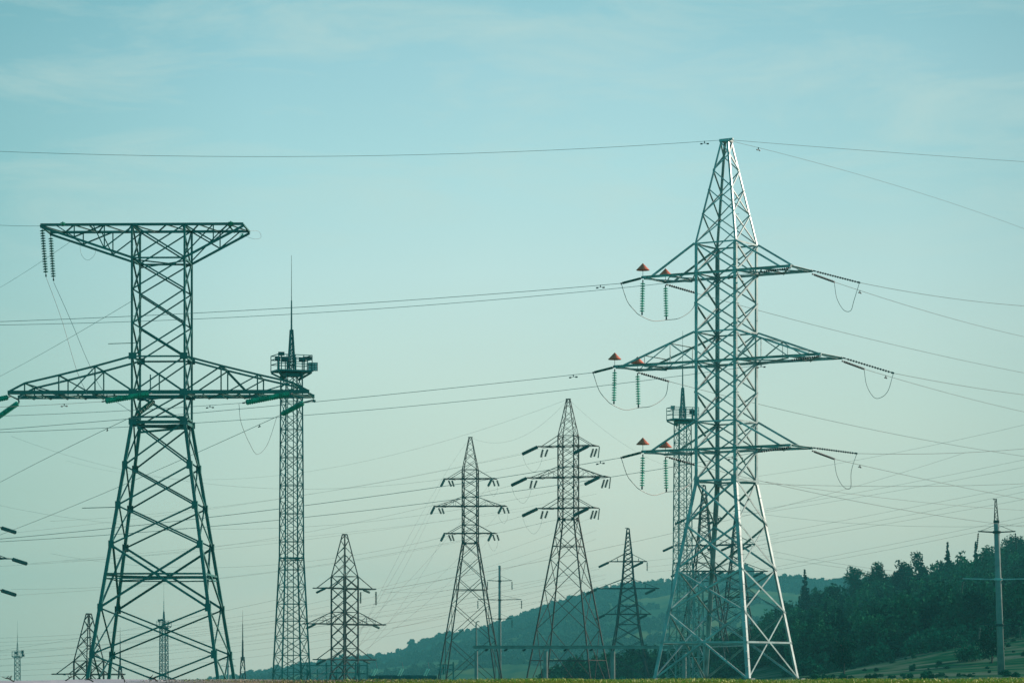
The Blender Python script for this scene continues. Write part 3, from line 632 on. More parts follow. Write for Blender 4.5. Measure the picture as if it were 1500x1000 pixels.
# ------------------------------------------------------------------ the green pylon on the left
UA = 200 / F
def green_pylon():
    k = UA; X = (237.5 - 750) * k; zb = gz(X, 200); zf = lambda h: ZC + h * k - zb
    r = empty('anchor_pylon', (X, 200, zb), R(-2), 'big dark green lattice pylon with a wide flat top beam and a long lower crossarm', 'pylon')
    mat = M['green']; s0 = 38.4 * k; hw = zf(376); H = zf(662); sb = s0 + .149 * hw
    for a in (-1, 1):
        for c in (-1, 1):
            b = MB(); n = V((a, 0, 0)); b.bar((a * sb, c * sb, 0), (a * s0, c * s0, hw), .20, .20, n)
            b.bar((a * s0, c * s0, hw - .3), (a * s0, c * s0, H), .13, .13, n)
            for h in (312, 253.5, 196.5, 105, 37.5):
                z = zf(h); s = s0 + .149 * (hw - z); b.box((a * (s - .05), c * (s + .125), z), (.34, .02, .5)); b.box((a * (s + .125), c * (s - .05), z), (.02, .34, .5))
            b.build('leg', mat, r)
    b = MB(); add = ANG; hs = [376, 312, 253.5, 196.5, 105, 37.5]
    cuts = [zf(h) for h in hs] + [0]
    for i in range(6):
        sa, sc_ = s0 + .149 * (hw - cuts[i]), s0 + .149 * (hw - cuts[i + 1]); xpanel(b, sa, cuts[i], sc_, cuts[i + 1], .14 if i == 3 else .10, add)
    z = zf(154.5); s = s0 + .149 * (hw - z); ringz(b, s, z, .12, add, True); ringz(b, s, z - .3, .07, add)
    for a, c, n in faces4(s): 
        m1 = V(((a[0] + c[0]) / 2, (a[1] + c[1]) / 2, z)); 
    ringz(b, s0, hw, .2, add, True); ringz(b, s0, hw + .3, .12, add)
    b.build('body_bracing', mat, r)
    b = MB(); lv = [376, 418.5, 471, 519, 568.5, 614, 662]
    for i in range(6): xpanel(b, s0, zf(lv[i]), s0, zf(lv[i + 1]), .095, add)
    for h in (418.5, 471, 614, 662): ringz(b, s0, zf(h), .11, add, h in (418.5, 614))
    for a in (-1, 1):
        for c in (-1, 1):
            for h in (471, 418.5, 376): b.box((a * (s0 - .05), c * (s0 + .09), zf(h)), (.5, .02, .42))
    # two short vertical hangers in the panel above the lower beam
    for c in (-1,):
        for q in (-.15, .02): b.bar((q * s0 * 2, c * s0, zf(418.5)), (q * s0 * 2, c * s0, zf(444)), .07)
    b.build('column_bracing', mat, r)
    # top crossarm
    b = MB(); zt = zf(662); zl = zf(614)
    for c in (-1, 1):
        y = c * s0; b.bar((-172 * k, y, zt), (124 * k, y, zt), .13, .16)
        for e in (-172, 124):
            sg = -1 if e < 0 else 1; b.bar((sg * s0, y, zl), (e * k, y, zt - .12), .12, .14)
            us = ([-38, -62, -79, -101, -123] if e < 0 else [38, 59, 80, 100]); zz = lambda u: zl + (zt - zl) * (abs(u) - 38) / (abs(e) - 38)
            for i, u in enumerate(us[1:], 1):
                if u in (-79, -123, 80): b.angle((u * k, y, zt), (u * k, y, zz(u)), .07)
            if e < 0:
                b.angle((-38 * k, y, zt - .1), (-79 * k, y, zz(79)), .085); b.angle((-79 * k, y, zz(79)), (-95 * k, y, zt), .07); b.angle((-123 * k, y, zz(123)), (-79 * k, y, zt), .085); b.angle((-150 * k, y, zt), (-123 * k, y, zz(123)), .06)
            else:
                b.angle((38 * k, y, zt), (80 * k, y, zz(80)), .085); b.angle((80 * k, y, zz(80)), (110 * k, y, zt), .07); b.angle((38 * k, y, zl + .2), (80 * k, y, zt), .07)
    xs = [-172, -150, -123, -100, -79, -58, -38, -12, 12, 38, 59, 80, 102, 124]
    for i in range(len(xs) - 1):
        y0 = s0 if i % 2 else -s0; b.angle((xs[i] * k, y0, zt - .02), (xs[i + 1] * k, -y0, zt - .02), .075)
        if i % 3 == 0: b.angle((xs[i] * k, -s0, zt - .08), (xs[i] * k, s0, zt - .08), .08)
    b.bar((124 * k, -s0, zt - .05), (124 * k, s0, zt - .05), .1); b.bar((-172 * k, -s0, zt - .05), (-172 * k, s0, zt - .05), .1)
    b.build('top_crossarm', mat, r)
    # lower crossarm
    b = MB(); zb_ = zf(418.5)
    for c in (-1, 1):
        y = c * s0; b.bar((-220 * k, y, zb_), (220 * k, y, zb_), .16, .24)
        for a in (-1, 1):
            up = [(38, 471), (92, 456.5), (145, 443.5), (195, 432), (218, 420)]
            for i in range(4):
                p, q = up[i], up[i + 1]; b.bar((a * p[0] * k, y, zf(p[1])), (a * q[0] * k, y, zf(q[1])), .10, .12)
                if i: b.angle((a * p[0] * k, y, zb_), (a * p[0] * k, y, zf(p[1])), .09)
            b.angle((a * 38 * k, y, zb_ + .1), (a * 92 * k, y, zf(456.5)), .085); b.angle((a * 92 * k, y, zf(456)), (a * 128 * k, y, zb_), .08)
            b.angle((a * 145 * k, y, zf(443)), (a * 100 * k, y, zb_), .08); b.angle((a * 195 * k, y, zf(432)), (a * 150 * k, y, zb_), .075)
    for a in (-1, 1):
        xs = [38, 65, 92, 118, 145, 170, 195, 219]
        for i in range(7):
            y0 = s0 if i % 2 else -s0; b.angle((a * xs[i] * k, y0, zb_ - .1), (a * xs[i + 1] * k, -y0, zb_ - .1), .075); b.angle((a * xs[i + 1] * k, -s0, zb_ - .15), (a * xs[i + 1] * k, s0, zb_ - .15), .075)
        for u, h in ((92, 456.5), (145, 443.5), (195, 432)): b.angle((a * u * k, -s0, zf(h)), (a * u * k, s0, zf(h)), .07)
    b.build('lower_crossarm', mat, r)
    for (x, h, y, L) in ((-36, 488, -1, 1.7), (-74, 250, -1, 2.2)):
        b = MB(); z = zf(h); x0 = (x - 36) * k; b.tube([(x0, y * s0 - .3, z), (x0 + L, y * s0 - .2, z + .06)], .022, 6); b.build('climbing_bracket', mat, r)
    for a in (-1, 1):
        for c in (-1, 1): f_ = MB(); f_.box((a * sb, c * sb, -.05), (.9, .9, .6)); f_.build('footing', M['concrete'], r)
green_pylon()
AG = 'strings on the green pylon'
make_string('left long green string hanging from the left end of the green top beam', AG, P(61.5, 331, 201.5), P(67.5, 405, 201.5), 17, .17, M['glassdark'])
make_string('right long green string hanging from the left end of the green top beam', AG, P(74, 343, 204.5), P(78.5, 411, 204.5), 16, .17, M['glassdark'])
make_string('bright green strain string on the lower arm left of the green pylon column', AG, P(222, 576, 197), P(150, 588, 194), 19, .19, M['glassA'])
make_string('bright green strain string near the right end of the lower green arm', AG, P(428, 576, 197.5), P(356, 590, 194.5), 19, .19, M['glassA'])
make_string('slanting green string at the right tip of the lower green arm', AG, P(446, 589, 203), P(412, 607, 206), 14, .18, M['glassA'])
make_string('slanting green string in front of the column below the lower green arm', AG, P(226, 587, 197.5), P(200, 607, 194.5), 12, .18, M['glassdark'])
make_string('slanting green string at the left tip of the lower green arm, lower one', AG, P(28, 589, 203), P(-6, 613, 206), 14, .18, M['glassA'])
make_string('green string at the left tip of the lower green arm, cut by the picture edge', AG, P(15, 581, 199), P(-40, 592, 196), 15, .18, M['glassA'])
make_string('small clump of green discs on the top beam near its left end', AG, P(92, 325, 198), P(92, 331, 198), 3, .17, M['glass'])
make_string('small clump of green discs on the top beam near its right end', AG, P(338, 324, 198), P(338, 331, 198), 3, .17, M['glass'])
make_string('small green discs under the right tip of the top beam', AG, P(356, 342, 204), P(352, 349, 204), 3, .15, M['glass'])
b = MB(); b.bar(P(28, 588, 203) * 1.0, P(26, 583, 203), .1); b.bar(P(446, 589, 203), P(458, 586, 203), .09); b.bar(P(458, 586, 203), P(462, 588, 203), .16)
o = b.build('arm_end_fittings', M['green']); tag(o, 'small steel links at the tips of the lower green arm', 'fitting')
WA = 'wires of the green pylon'
wire('wire sloping down left from the column of the green pylon', P(200, 607, 194.5), (0, 706, 300), 655, .022, 0, 2.2, WA, dampers=(.15,))
wire('long wire sloping down left from the right tip of the lower green arm', P(412, 607, 206), (0, 783, 330), 699, .022, 0, 2.2, WA, dampers=(.05,))
wire('wire running left from the bright string left of the green column', P(150, 588, 194), (0, 596, 188), 592.5, .018, 0, 2.2, WA, dampers=(.38,))
wire('wire running left from the bright string at the right end of the lower green arm', P(356, 590, 194.5), (0, 609, 188), 601.5, .018, 0, 1.6, WA, dampers=(.14,))
wire('short wire from the left tip of the green top beam to the picture edge', P(61, 331, 201.5), (0, 330, 215), 331, .016, 0, 4, WA, name='earth_wire')
wire('faint wire sloping to the top left beam of the green pylon', P(106, 352, 205), (0, 421, 330), 388, .016, 0, 2.4, WA)
wire('faint wire sloping to the upper column of the green pylon', P(196, 439, 205), (0, 551, 330), 497, .018, 0, 2.4, WA)
loop('thin dropper wire from the left hanging string to the lower green arm', [(68, 407, 201.5), (90, 467, 201), (112, 541, 200), (128, 578, 198)], .015, WA, name='dropper_wire')
loop('thin dropper wire from the right hanging string to the lower green arm', [(78.5, 413, 204.5), (104, 470, 204), (130, 532, 202), (152, 573, 200), (192, 603, 197)], .015, WA, name='dropper_wire')
loop('wide jumper loop hanging under the right end of the lower green arm', [(350, 591, 195), (353, 618, 195), (365, 648, 197), (377, 665, 199), (392, 650, 202), (405, 612, 205)], .015, WA)
loop('small faint loop under the left part of the green top beam', [(117, 354, 206), (119, 372, 206), (128, 381, 206), (138, 374, 206), (141, 362, 206)], .010, WA)
loop('small wire loop off the right tip of the green top beam', [(360, 346, 204), (372, 350, 204), (382, 348, 205), (379, 339, 205), (366, 338, 204)], .010, WA)

# ------------------------------------------------------------------ other pylons of the three level type
EP = make_pylon('rusty brown lattice pylon with dangling dark strings, right one of the middle pair', PG, 832.5, 511, 760, -18.5, M['rust'], False, None, .18, .08)
DP = make_pylon('dark slender lattice pylon, left one of the middle pair', PG, 689, 580, 795, -7, M['rust'], False, None, .19, .085)
FP = make_pylon('dark pylon cut low by the bank, right beside the tall floodlight mast', PG, 505, 445, 984, 45, M['dark'], False, None, .18, .085)
JP = make_pylon('small pylon top behind the left leg of the green pylon', PG, 130, 400, 1123, 45, M['dark'], False, None, .17, .09, plates=False)
LP = make_pylon('pylon mostly outside the left picture edge with only its right strings showing', PG, -44, 505, 880, -12, M['dark'], False, None, .2, .10)
def f2(p): return (750 + F * p.x / p.y, YH - F * (p.z - ZC) / p.y, p.y)
def far_string(label, group, base, dx, dy, dD, n=9, rd=.24, ox=0, oy=0):
    x, y, D = f2(base); a = P(x + ox, y + oy, D); e = P(x + ox + dx, y + oy + dy, D + dD)
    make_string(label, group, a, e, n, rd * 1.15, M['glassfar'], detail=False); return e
GE = 'dark strings of the rusty brown pylon'; GD = 'dark strings of the slender dark pylon'
Eends = {}
for lvl in ('top', 'middle', 'bottom'):
    nmv = {'top': 'top', 'middle': 'middle', 'bottom': 'lowest'}[lvl]
    l1, l2, r1, r2 = [EP.tips[(lvl, a, c)] for a, c in ((-1, -1), (-1, 1), (1, -1), (1, 1))]
    Eends[lvl, 'L'] = far_string('long thick string sloping left from the %s left arm of the brown pylon' % nmv, GE, l1, -23, 11, -3, 12, .27)
    far_string('first of two short strings under the %s left arm of the brown pylon' % nmv, GE, l2, -3, 12, 0, 7, .22, 0, 2)
    far_string('second of two short strings under the %s left arm of the brown pylon' % nmv, GE, l2, -4, 11, 0, 7, .22, 7, 2)
    Eends[lvl, 'R'] = far_string('long thick string sloping left under the %s right arm of the brown pylon' % nmv, GE, r1, -22, 11, -3, 12, .27, -8, 1)
    far_string('left one of three short strings at the %s right tip of the brown pylon' % nmv, GE, r2, -4, 13, 0, 7, .22, -8, 3)
    far_string('middle one of three short strings at the %s right tip of the brown pylon' % nmv, GE, r2, -4, 12, 0, 7, .22, -3, 3)
    far_string('thin outermost string at the %s right tip of the brown pylon' % nmv, GE, r2, -2, 17, 0, 9, .13, 1, 0)
    l1, l2, r1, r2 = [DP.tips[(lvl, a, c)] for a, c in ((-1, -1), (-1, 1), (1, -1), (1, 1))]
    Eends[lvl, 'D'] = far_string('outer string leaning left at the %s left tip of the slender dark pylon' % nmv, GD, l1, -5, 10, -5, 7, .22, 1, 1)
    far_string('middle string under the %s left arm of the slender dark pylon' % nmv, GD, l2, 4, 9, 0, 6, .22, 4, 1)
    far_string('inner string under the %s left arm of the slender dark pylon' % nmv, GD, l2, 3, 9, 0, 6, .22, 9, 1)
    Eends[lvl, 'DR'] = far_string('inner string leaning left under the %s right arm of the slender dark pylon' % nmv, GD, r1, -5, 10, -5, 7, .22, -5, 1)
    far_string('middle string under the %s right arm of the slender dark pylon' % nmv, GD, r2, 3, 9, 0, 6, .22, -6, 1)
    far_string('outer string at the %s right tip of the slender dark pylon' % nmv, GD, r2, 3, 9, 0, 6, .22, 0, 1)
    e = LP.tips[(lvl, 1, 1)]
    Eends[lvl, 'W'] = far_string('dark string entering from the left picture edge, %s of the three' % {'top': 'uppermost', 'middle': 'middle', 'bottom': 'lowest'}[lvl], 'dark strings at the left picture edge', e, 22, 7, 3, 12, .30)
    # faint loops
    x, y, D = f2(Eends[lvl, 'L'])
    loop('faint jumper loop under the %s left arm of the brown pylon' % nmv, [(x, y, D), (x + 6, y + 16, D), (x + 17, y + 26, D), (x + 26, y + 16, D), (x + 31, y - 2, D + 2)], .014, 'faint jumper loops far off', 'wirefar')
    x, y, D = f2(Eends[lvl, 'DR'])
    loop('faint jumper loop under the %s right arm of the slender dark pylon' % nmv, [(x, y, D), (x + 2, y + 8, D), (x + 8, y + 15, D), (x + 13, y + 8, D), (x + 14, y, D + 2)], .014, 'faint jumper loops far off', 'wirefar')
t = FP.tips
for lvl, nmv in (('top', 'top'), ('middle', 'middle'), ('bottom', 'lowest')):
    far_string('strain string off the %s right tip of the pylon beside the mast' % nmv, 'strings of the low cut pylon', t[(lvl, 1, 1)], 9, 4, 4, 8, .16)
    far_string('strain string off the %s left tip of the pylon beside the mast' % nmv, 'strings of the low cut pylon', t[(lvl, -1, -1)], -14, 7, -3, 8, .16)
far_string('hanging string under the top right arm of the pylon beside the mast, inner one', 'strings of the low cut pylon', t[('top', 1, -1)], 0, 20, 0, 9, .15, 0, 3)
far_string('hanging string under the top right arm of the pylon beside the mast, outer one', 'strings of the low cut pylon', t[('top', 1, 1)], 0, 17, 0, 9, .15, -4, 3)

# ------------------------------------------------------------------ tapered pylons on the hill foot
def taper_pylon(label, group, px, top_py, D, rot, mat):
    k = D / F; X = (px - 750) * k; z0 = gz(X, D); zt = ZC + (YH - top_py) * k - z0; zf = lambda d: zt - d * k
    r = empty('tapered_pylon', (X, D, z0), R(rot), label, 'pylon', group); tips = {}
    prof = [(0, 1.6), (36.6, 5.6), (48, 6.2), (73, 8), (87.5, 10), (113, 13.2), (140, 16), (zt / k, 16 + (zt / k - 140) * .17)]
    for a in (-1, 1):
        for c in (-1, 1):
            b = MB()
            for i in range(len(prof) - 1):
                (d0, s0), (d1, s1) = prof[i], prof[i + 1]; b.bar((a * s0 * k, c * s0 * k, zf(d0)), (a * s1 * k, c * s1 * k, zf(d1)), .27 if i else .2)
            b.build('leg', mat, r)
    b = MB(); d = 4; sf = lambda q: np.interp(q, [p[0] for p in prof], [p[1] for p in prof]) * k
    while zf(d) > .5:
        s = sf(d) / k; d2 = min(zt / k, d + max(6, s * 1.25)); xpanel(b, sf(d), zf(d), sf(d2), zf(d2), .125, BAR); d = d2
    for q in (36.6, 73, 113, 140): ringz(b, sf(q), zf(q), .1, BAR)
    b.box((0, 0, zf(0)), (.5, .5, .3)); b.bar((-4.5 * k, 0, zf(-1)), (0, 0, zf(-1)), .25, .12); b.build('body_bracing', mat, r)
    rm = Matrix.Rotation(R(rot), 3, 'Z')
    for lvl, dc, dr, L in (('top', 48, 37, 28), ('middle', 87.5, 74, 46), ('lowest', 125, 110, 34)):
        b = MB(); s = sf(dc)
        for a in (-1, 1):
            for c in (-1, 1):
                b.bar((0, c * s, zf(dc)), (a * L * k, c * .25, zf(dc)), .17, .2); b.bar((a * sf(dr), c * sf(dr), zf(dr)), (a * L * k * .97, c * .2, zf(dc)), .09)
                b.bar((a * L * k * .55, c * (s + (.25 - s) * .55), zf(dc)), (a * L * k * .55, c * s * .5, zf(dc - (dc - dr) * .42)), .07)
            tips[lvl, a] = rm @ V((a * L * k, 0, zf(dc))) + V((X, D, z0))
        b.build('crossarm', mat, r)
    return tips
HG = 'tapered pylons in front of the hill'
G1 = taper_pylon('tapered dark pylon against the hill between the brown and silver pylons', HG, 920, 774, 650, -6, M['dark'])
G2 = taper_pylon('tapered dark pylon seen through the left legs of the silver pylon', HG, 1031.5, 711, 660, -12, M['dark'])
G3 = taper_pylon('tapered dark pylon seen between the near and right legs of the silver pylon', HG, 1079, 749, 690, -14, M['dark'])
for G_, nm in ((G1, 'hillside pylon left of the silver pylon'), (G2, "pylon behind the silver pylon's left legs"), (G3, "pylon behind the silver pylon's right legs")):
    for lvl in ('top', 'middle', 'lowest'):
        far_string('strain string at the %s left tip of the %s' % (lvl, nm), 'strings of the tapered pylons', G_[lvl, -1], -15, 7, -3, 9, .25, 0, 1)
        far_string('strain string under the %s right arm of the %s' % (lvl, nm), 'strings of the tapered pylons', G_[lvl, 1], -15, 7, -3, 9, .25, -6, 1)
far_string('thin hanging string at the top right tip of the hillside pylon', 'strings of the tapered pylons', G1['top', 1], 0, 13, 0, 8, .14, 0, 1)

# ------------------------------------------------------------------ floodlight masts
def mast_parts(r, k, body, mat, lw=.1, far=False, lamps=()):
    """body = px height of the column under the platform; unit k (m per px of the first mast at 230 m)"""
    zp = body * k; zf = lambda h: zp + h * k; hwst = 270                   # waist 270 px under the platform
    s_at = lambda d: (12.4 + (d / hwst) * 1.7 if d < hwst else 14.1 + (d - hwst) * .043) * k
    for a in (-1, 1):
        for c in (-1, 1):
            b = MB(); db = min(hwst, body); b.bar((a * s_at(db), c * s_at(db), zf(-db)), (a * s_at(0), c * s_at(0), zf(0)), lw)
            if body > hwst: b.bar((a * s_at(body), c * s_at(body), 0), (a * s_at(hwst), c * s_at(hwst), zf(-hwst)), lw * 1.15)
            b.build('leg', mat, r)
    b = MB(); d = 0; i = 0
    while d < body - 4:
        d2 = min(body, d + (20.5 if d < hwst else 25)); xpanel(b, s_at(d), zf(-d), s_at(d2), zf(-d2), lw * .5, BAR, ring=i % 2 == 0 or d >= hwst); d = d2; i += 1
    ringz(b, s_at(hwst), zf(-hwst), lw, BAR, True)
    b.build('column_bracing', mat, r)
    b = MB(); s = s_at(0) * .1; st = s_at(60) * .35
    for q in range(0, int(body / 9)): b.bar((-.2, st, q * 9 * k + .3), (.2, st, q * 9 * k + .3), .025)
    for x in (-.22, .22): b.bar((x, st, 0), (x, st, zp), .05)
    b.build('ladder', mat, r)
    b = MB(); W = 25 * k
    b.box((0, 0, zf(3)), (W * 2.1, W * 1.5, 2.6 * k)); b.box((0, 0, zf(-2)), (W * 1.0, W * .8, 5 * k))
    for a in (-1, 1): b.bar((a * W, -W * .7, zf(1)), (a * s_at(0) * .9, 0, zf(-9)), .12); b.bar((a * W, W * .7, zf(1)), (a * s_at(0) * .9, 0, zf(-9)), .12)
    b.build('platform', mat, r)
    b = MB(); W2, W3 = W * 1.03, W * .73
    for z in (13, 20, 26):
        for p, q in (((-W2, -W3), (W2, -W3)), ((W2, -W3), (W2, W3)), ((W2, W3), (-W2, W3)), ((-W2, W3), (-W2, -W3))): b.bar((*p, zf(z)), (*q, zf(z)), .05)
    for i in range(5):
        for c in (-1, 1): b.bar((-W2 + i * W2 / 2, c * W3, zf(3)), (-W2 + i * W2 / 2, c * W3, zf(26)), .05)
    b.build('railing', mat, r)
    b = MB()
    for a in (-1, 1):
        for c in (-1, 1): b.bar((a * 4.5 * k, c * 4.5 * k, zf(4)), (a * 1.6 * k, c * 1.6 * k, zf(64)), .07)
    for i in range(7):
        h0, h1 = 4 + i * 8.6, 4 + (i + 1) * 8.6; g = lambda h: (4.5 - 2.9 * (h - 4) / 60) * k; xpanel(b, g(h0), zf(h0), g(h1), zf(h1), .04, BAR, ring=True)
    b.build('spire', mat, r)
    b = MB(); b.tube([(0, 0, zf(60)), (0, 0, zf(107))], [.075, .05], 7); b.tube([(0, 0, zf(106)), (0, 0, zf(173))], [.028, .014], 6); b.build('lightning_rod', mat, r)
    for (x, y, h, sx_, sz_, kind) in lamps:
        fl = MB(); c = V((x * k, y * k, zf(h)))
        u = V((1, -.4, 0)).normalized() if kind != 'l' else V((1, .3, 0)).normalized(); v = V((-u.y, u.x, 0)); tilt = V((0, 0, 1))
        fl.box(c, (sx_ * k, 5 * k, sz_ * k), u, v); o = fl.build('floodlight', M['lamp'], r)
        if kind == 'g':
            for gi in range(3):
                for gj in range(3):
                    g = MB(); g.box(c - v * 2.8 * k + u * (gi - 1) * sx_ * k * .32 + V((0, 0, (gj - 1) * sz_ * k * .32)), (sx_ * k * .26, .6 * k, sz_ * k * .26), u, v); g.build('lens', M['lens'], o)
        else:
            g = MB(); g.box(c - v * 2.7 * k, (sx_ * k * .85, .4 * k, sz_ * k * .75), u, v); g.build('lens', M['lamp'], o)
        st_ = MB(); st_.bar(c, (c.x, c.y, zf(3)), .06); st_.build('bracket', mat, o)
MG = 'floodlight masts with lightning rods'
def mast(label, px, D, plat_py, rot, lamps, lw=.1, mat='mast', body=None):
    X = (px - 750) / F * D; z0 = gz(X, D); zp = ZC + (YH - plat_py) / F * D
    r = empty('floodlight_mast', (X, D, z0), R(rot), label, 'mast', MG); mast_parts(r, .05, (zp - z0) / .05, M[mat], lw, lamps=lamps); return r
mast('tallest floodlight mast rising behind the right arm of the green pylon', 427, 230, 547, 22,
     [(-20, -14, 27, 9, 5, 'd'), (-14, -14, 19, 11, 7, 'd'), (-18, 10, 22, 8, 6, 'd'), (14, -8, 20, 10, 6, 'd'), (27, 8, 24, 13, 5, 'd'), (29, -12, 10, 14, 12, 'g')], .085)
mast('floodlight mast half hidden behind the left legs of the silver pylon', 1000, 300, 617, 18, [(-24, -10, 25, 8, 7, 'g'), (18, -8, 18, 14, 9, 'd'), (27, 6, 16, 10, 8, 'd')], .08, 'pale')
mast('small far floodlight mast seen through the lower legs of the green pylon', 240, 640, 918, 30, [(-24, -8, 27, 12, 10, 'd'), (-12, -8, 29, 10, 8, 'd'), (14, -6, 14, 12, 8, 'd')], .14)
mast('smallest far floodlight mast at the left edge of the picture', 25.5, 760, 961, 12, [(24, -8, 22, 12, 16, 'd'), (27, -6, 6, 13, 12, 'd'), (-8, -8, 18, 12, 9, 'd')], .16)
# thin lightning masts
def rod_mast(label, px, tip_py, D, sc=1):
    X = (px - 750) / F * D; z0 = gz(X, D); k = D / F; H = ZC + (YH - tip_py) * k - z0
    r = empty('lightning_mast', (X, D, z0), 0, label, 'mast', 'thin lightning masts'); zf = lambda d: H - d * k * sc
    b = MB(); b.tube([(0, 0, zf(0)), (0, 0, zf(22))], [.02, .05], 5); b.tube([(0, 0, zf(20)), (0, 0, zf(46))], [.08, .12], 6); b.tube([(0, 0, zf(44)), (0, 0, zf(74))], [.16, .24], 6); b.build('rod', M['dark'], r)
    b = MB(); zl = zf(72)
    for a in (-1, 1):
        for c in (-1, 1): b.bar((a * .3, c * .3, zl + .5), (a * 1.5, c * 1.5, 0), .13)
    n = max(3, int(zl / 2.2)); g = lambda z: .3 + 1.2 * (1 - z / zl)
    for i in range(n): xpanel(b, g(zl * i / n), zl * i / n, g(zl * (i + 1) / n), zl * (i + 1) / n, .07, BAR, ring=True)
    b.build('lattice_base', M['dark'], r)
rod_mast('thin needle mast just right of the green pylon feet', 355.5, 893, 640)
rod_mast('thin needle mast between the left legs of the green pylon', 176, 918, 700, .85)
rod_mast('shortest needle tip between the left legs of the green pylon', 162.5, 979, 800, .8)

# lit lattice column behind the silver pylon's legs
def lattice_column():
    D = 215; X = (1020 - 750) / F * D; z0 = gz(X, D); k = D / F; H = ZC + (YH - 836) * k - z0
    r = empty('lattice_column', (X, D, z0), R(20), 'pale sunlit lattice column standing inside the left legs of the silver pylon', 'column'); g = lambda z: (9.0 - 2.2 * z / H) * k
    for a in (-1, 1):
        for c in (-1, 1): b = MB(); b.angle((a * g(0), c * g(0), 0), (a * g(H), c * g(H), H), .09); b.build('leg', M['galv'], r)
    b = MB(); n = 9
    for i in range(n): xpanel(b, g(H * i / n), H * i / n, g(H * (i + 1) / n), H * (i + 1) / n, .045, ANG, ring=True, single=i)
    b.build('bracing', M['galv'], r)
lattice_column()

# ------------------------------------------------------------------ concrete poles
def pole(label, px0, px1, top_py, D, levels, truss, ins, mat='concrete', rw=(.34, .47)):
    """levels: (row, half length px, brace px)"""
    k = D / F; X = (px1 - 750) * k; z0 = gz(X, D); H = ZC + (YH - top_py) * k - z0; lean = (px0 - px1) * k
    r = empty('concrete_pole', (X, D, z0), 0, label, 'pole', 'concrete poles with crossarms'); zr = lambda row: ZC + (YH - row) * k - z0; xr = lambda z: lean * z / H
    zs = H - truss * k
    b = MB(); b.tube([(0, 0, -.3), (xr(zs), 0, zs)], [rw[1], rw[0]], 20); b.build('shaft', M[mat], r, True)
    if truss:
        b = MB()
        for a in (-1, 1):
            for c in (-1, 1): b.bar((xr(zs) + a * .26, c * .26, zs - .3), (xr(H) + a * .09, c * .09, H), .06)
        g = lambda z: .26 - .17 * (z - zs) / (H - zs)
        for i in range(4):
            z_, z2 = zs + (H - zs) * i / 4, zs + (H - zs) * (i + 1) / 4
            for c in (-1, 1): b.bar((xr(z_) - g(z_), c * g(z_), z_), (xr(z_) + g(z_), c * g(z_), z_), .05); b.bar((xr(z_) - g(z_) * (1 if i % 2 else -1), c * g(z_), z_), (xr(z2) + g(z2) * (1 if i % 2 else -1), c * g(z2), z2), .04)
        b.box((xr(H) - .1, 0, H), (.5, .2, .12)); b.tube([(xr(zs), 0, zs - .2), (xr(zs), 0, zs + .12)], .38, 14); b.build('top_truss', M['dark'], r)
    out = []
    for row, half, brace in levels:
        b = MB(); z = zr(row); L = half * k
        for c in (-1, 1): b.bar((xr(z) - L, c * .1, z + .1), (xr(z), c * .4, z - .02), .1, .14); b.bar((xr(z) + L, c * .1, z + .1), (xr(z), c * .4, z - .02), .1, .14)
        if brace:
            for a in (-1, 1): b.bar((xr(z) + a * L * .9, 0, z + .14), (xr(z) + a * .3, 0, z + brace * k), .05)
        b.tube([(xr(z), 0, z - .15), (xr(z), 0, z + .15)], rw[1] + .04, 14); b.build('crossarm', M['dark'] if row != 848 else M['galv'], r)
        out.append((V((X + xr(z) - L, D, z0 + z)), V((X + xr(z) + L, D, z0 + z))))
    return out
pn = pole('tall tapered concrete pole with a small truss top at the right edge', 1458.5, 1467, 731, 400, [(779, 27, 10), (848, 52, 0), (915, 29, 8)], 32, None)
IP = 'strings on the concrete poles'
cnt = 0
for (a, b_), nmv, dy in zip(pn, ('top', 'long middle', 'lowest'), (24, 17, 18)):
    for e, sd_ in ((a, 'left'), (b_, 'right')):
        far_string('string hanging from the %s end of the %s crossarm of the right concrete pole' % (sd_, nmv), IP, e, (-2 if sd_ == 'left' else 2), dy, 0, 8, .15 if nmv != 'top' else .12, 0, 3 if nmv != 'top' else 1)
po = pole('distant slim pole with three crossarms right of the slender dark pylon', 732, 732, 828, 700, [(850.3, 18, 7), (878, 32, 7), (906, 18, 7)], 0, None, rw=(.29, .36))
for (a, b_), nmv in zip(po, ('top', 'middle', 'lowest')):
    for e, sd_ in ((a, 'left'), (b_, 'right')):
        far_string('tiny string under the %s end of the %s crossarm of the distant slim pole' % (sd_, nmv), IP, e, 0, 12, 0, 7, .16, 0, 1)
pole('tiny far pole with short crossarms at the right foot of the green pylon', 334, 334, 952, 1100, [(965, 9, 4), (975, 12, 4)], 0, None, 'concrete', (.35, .4))

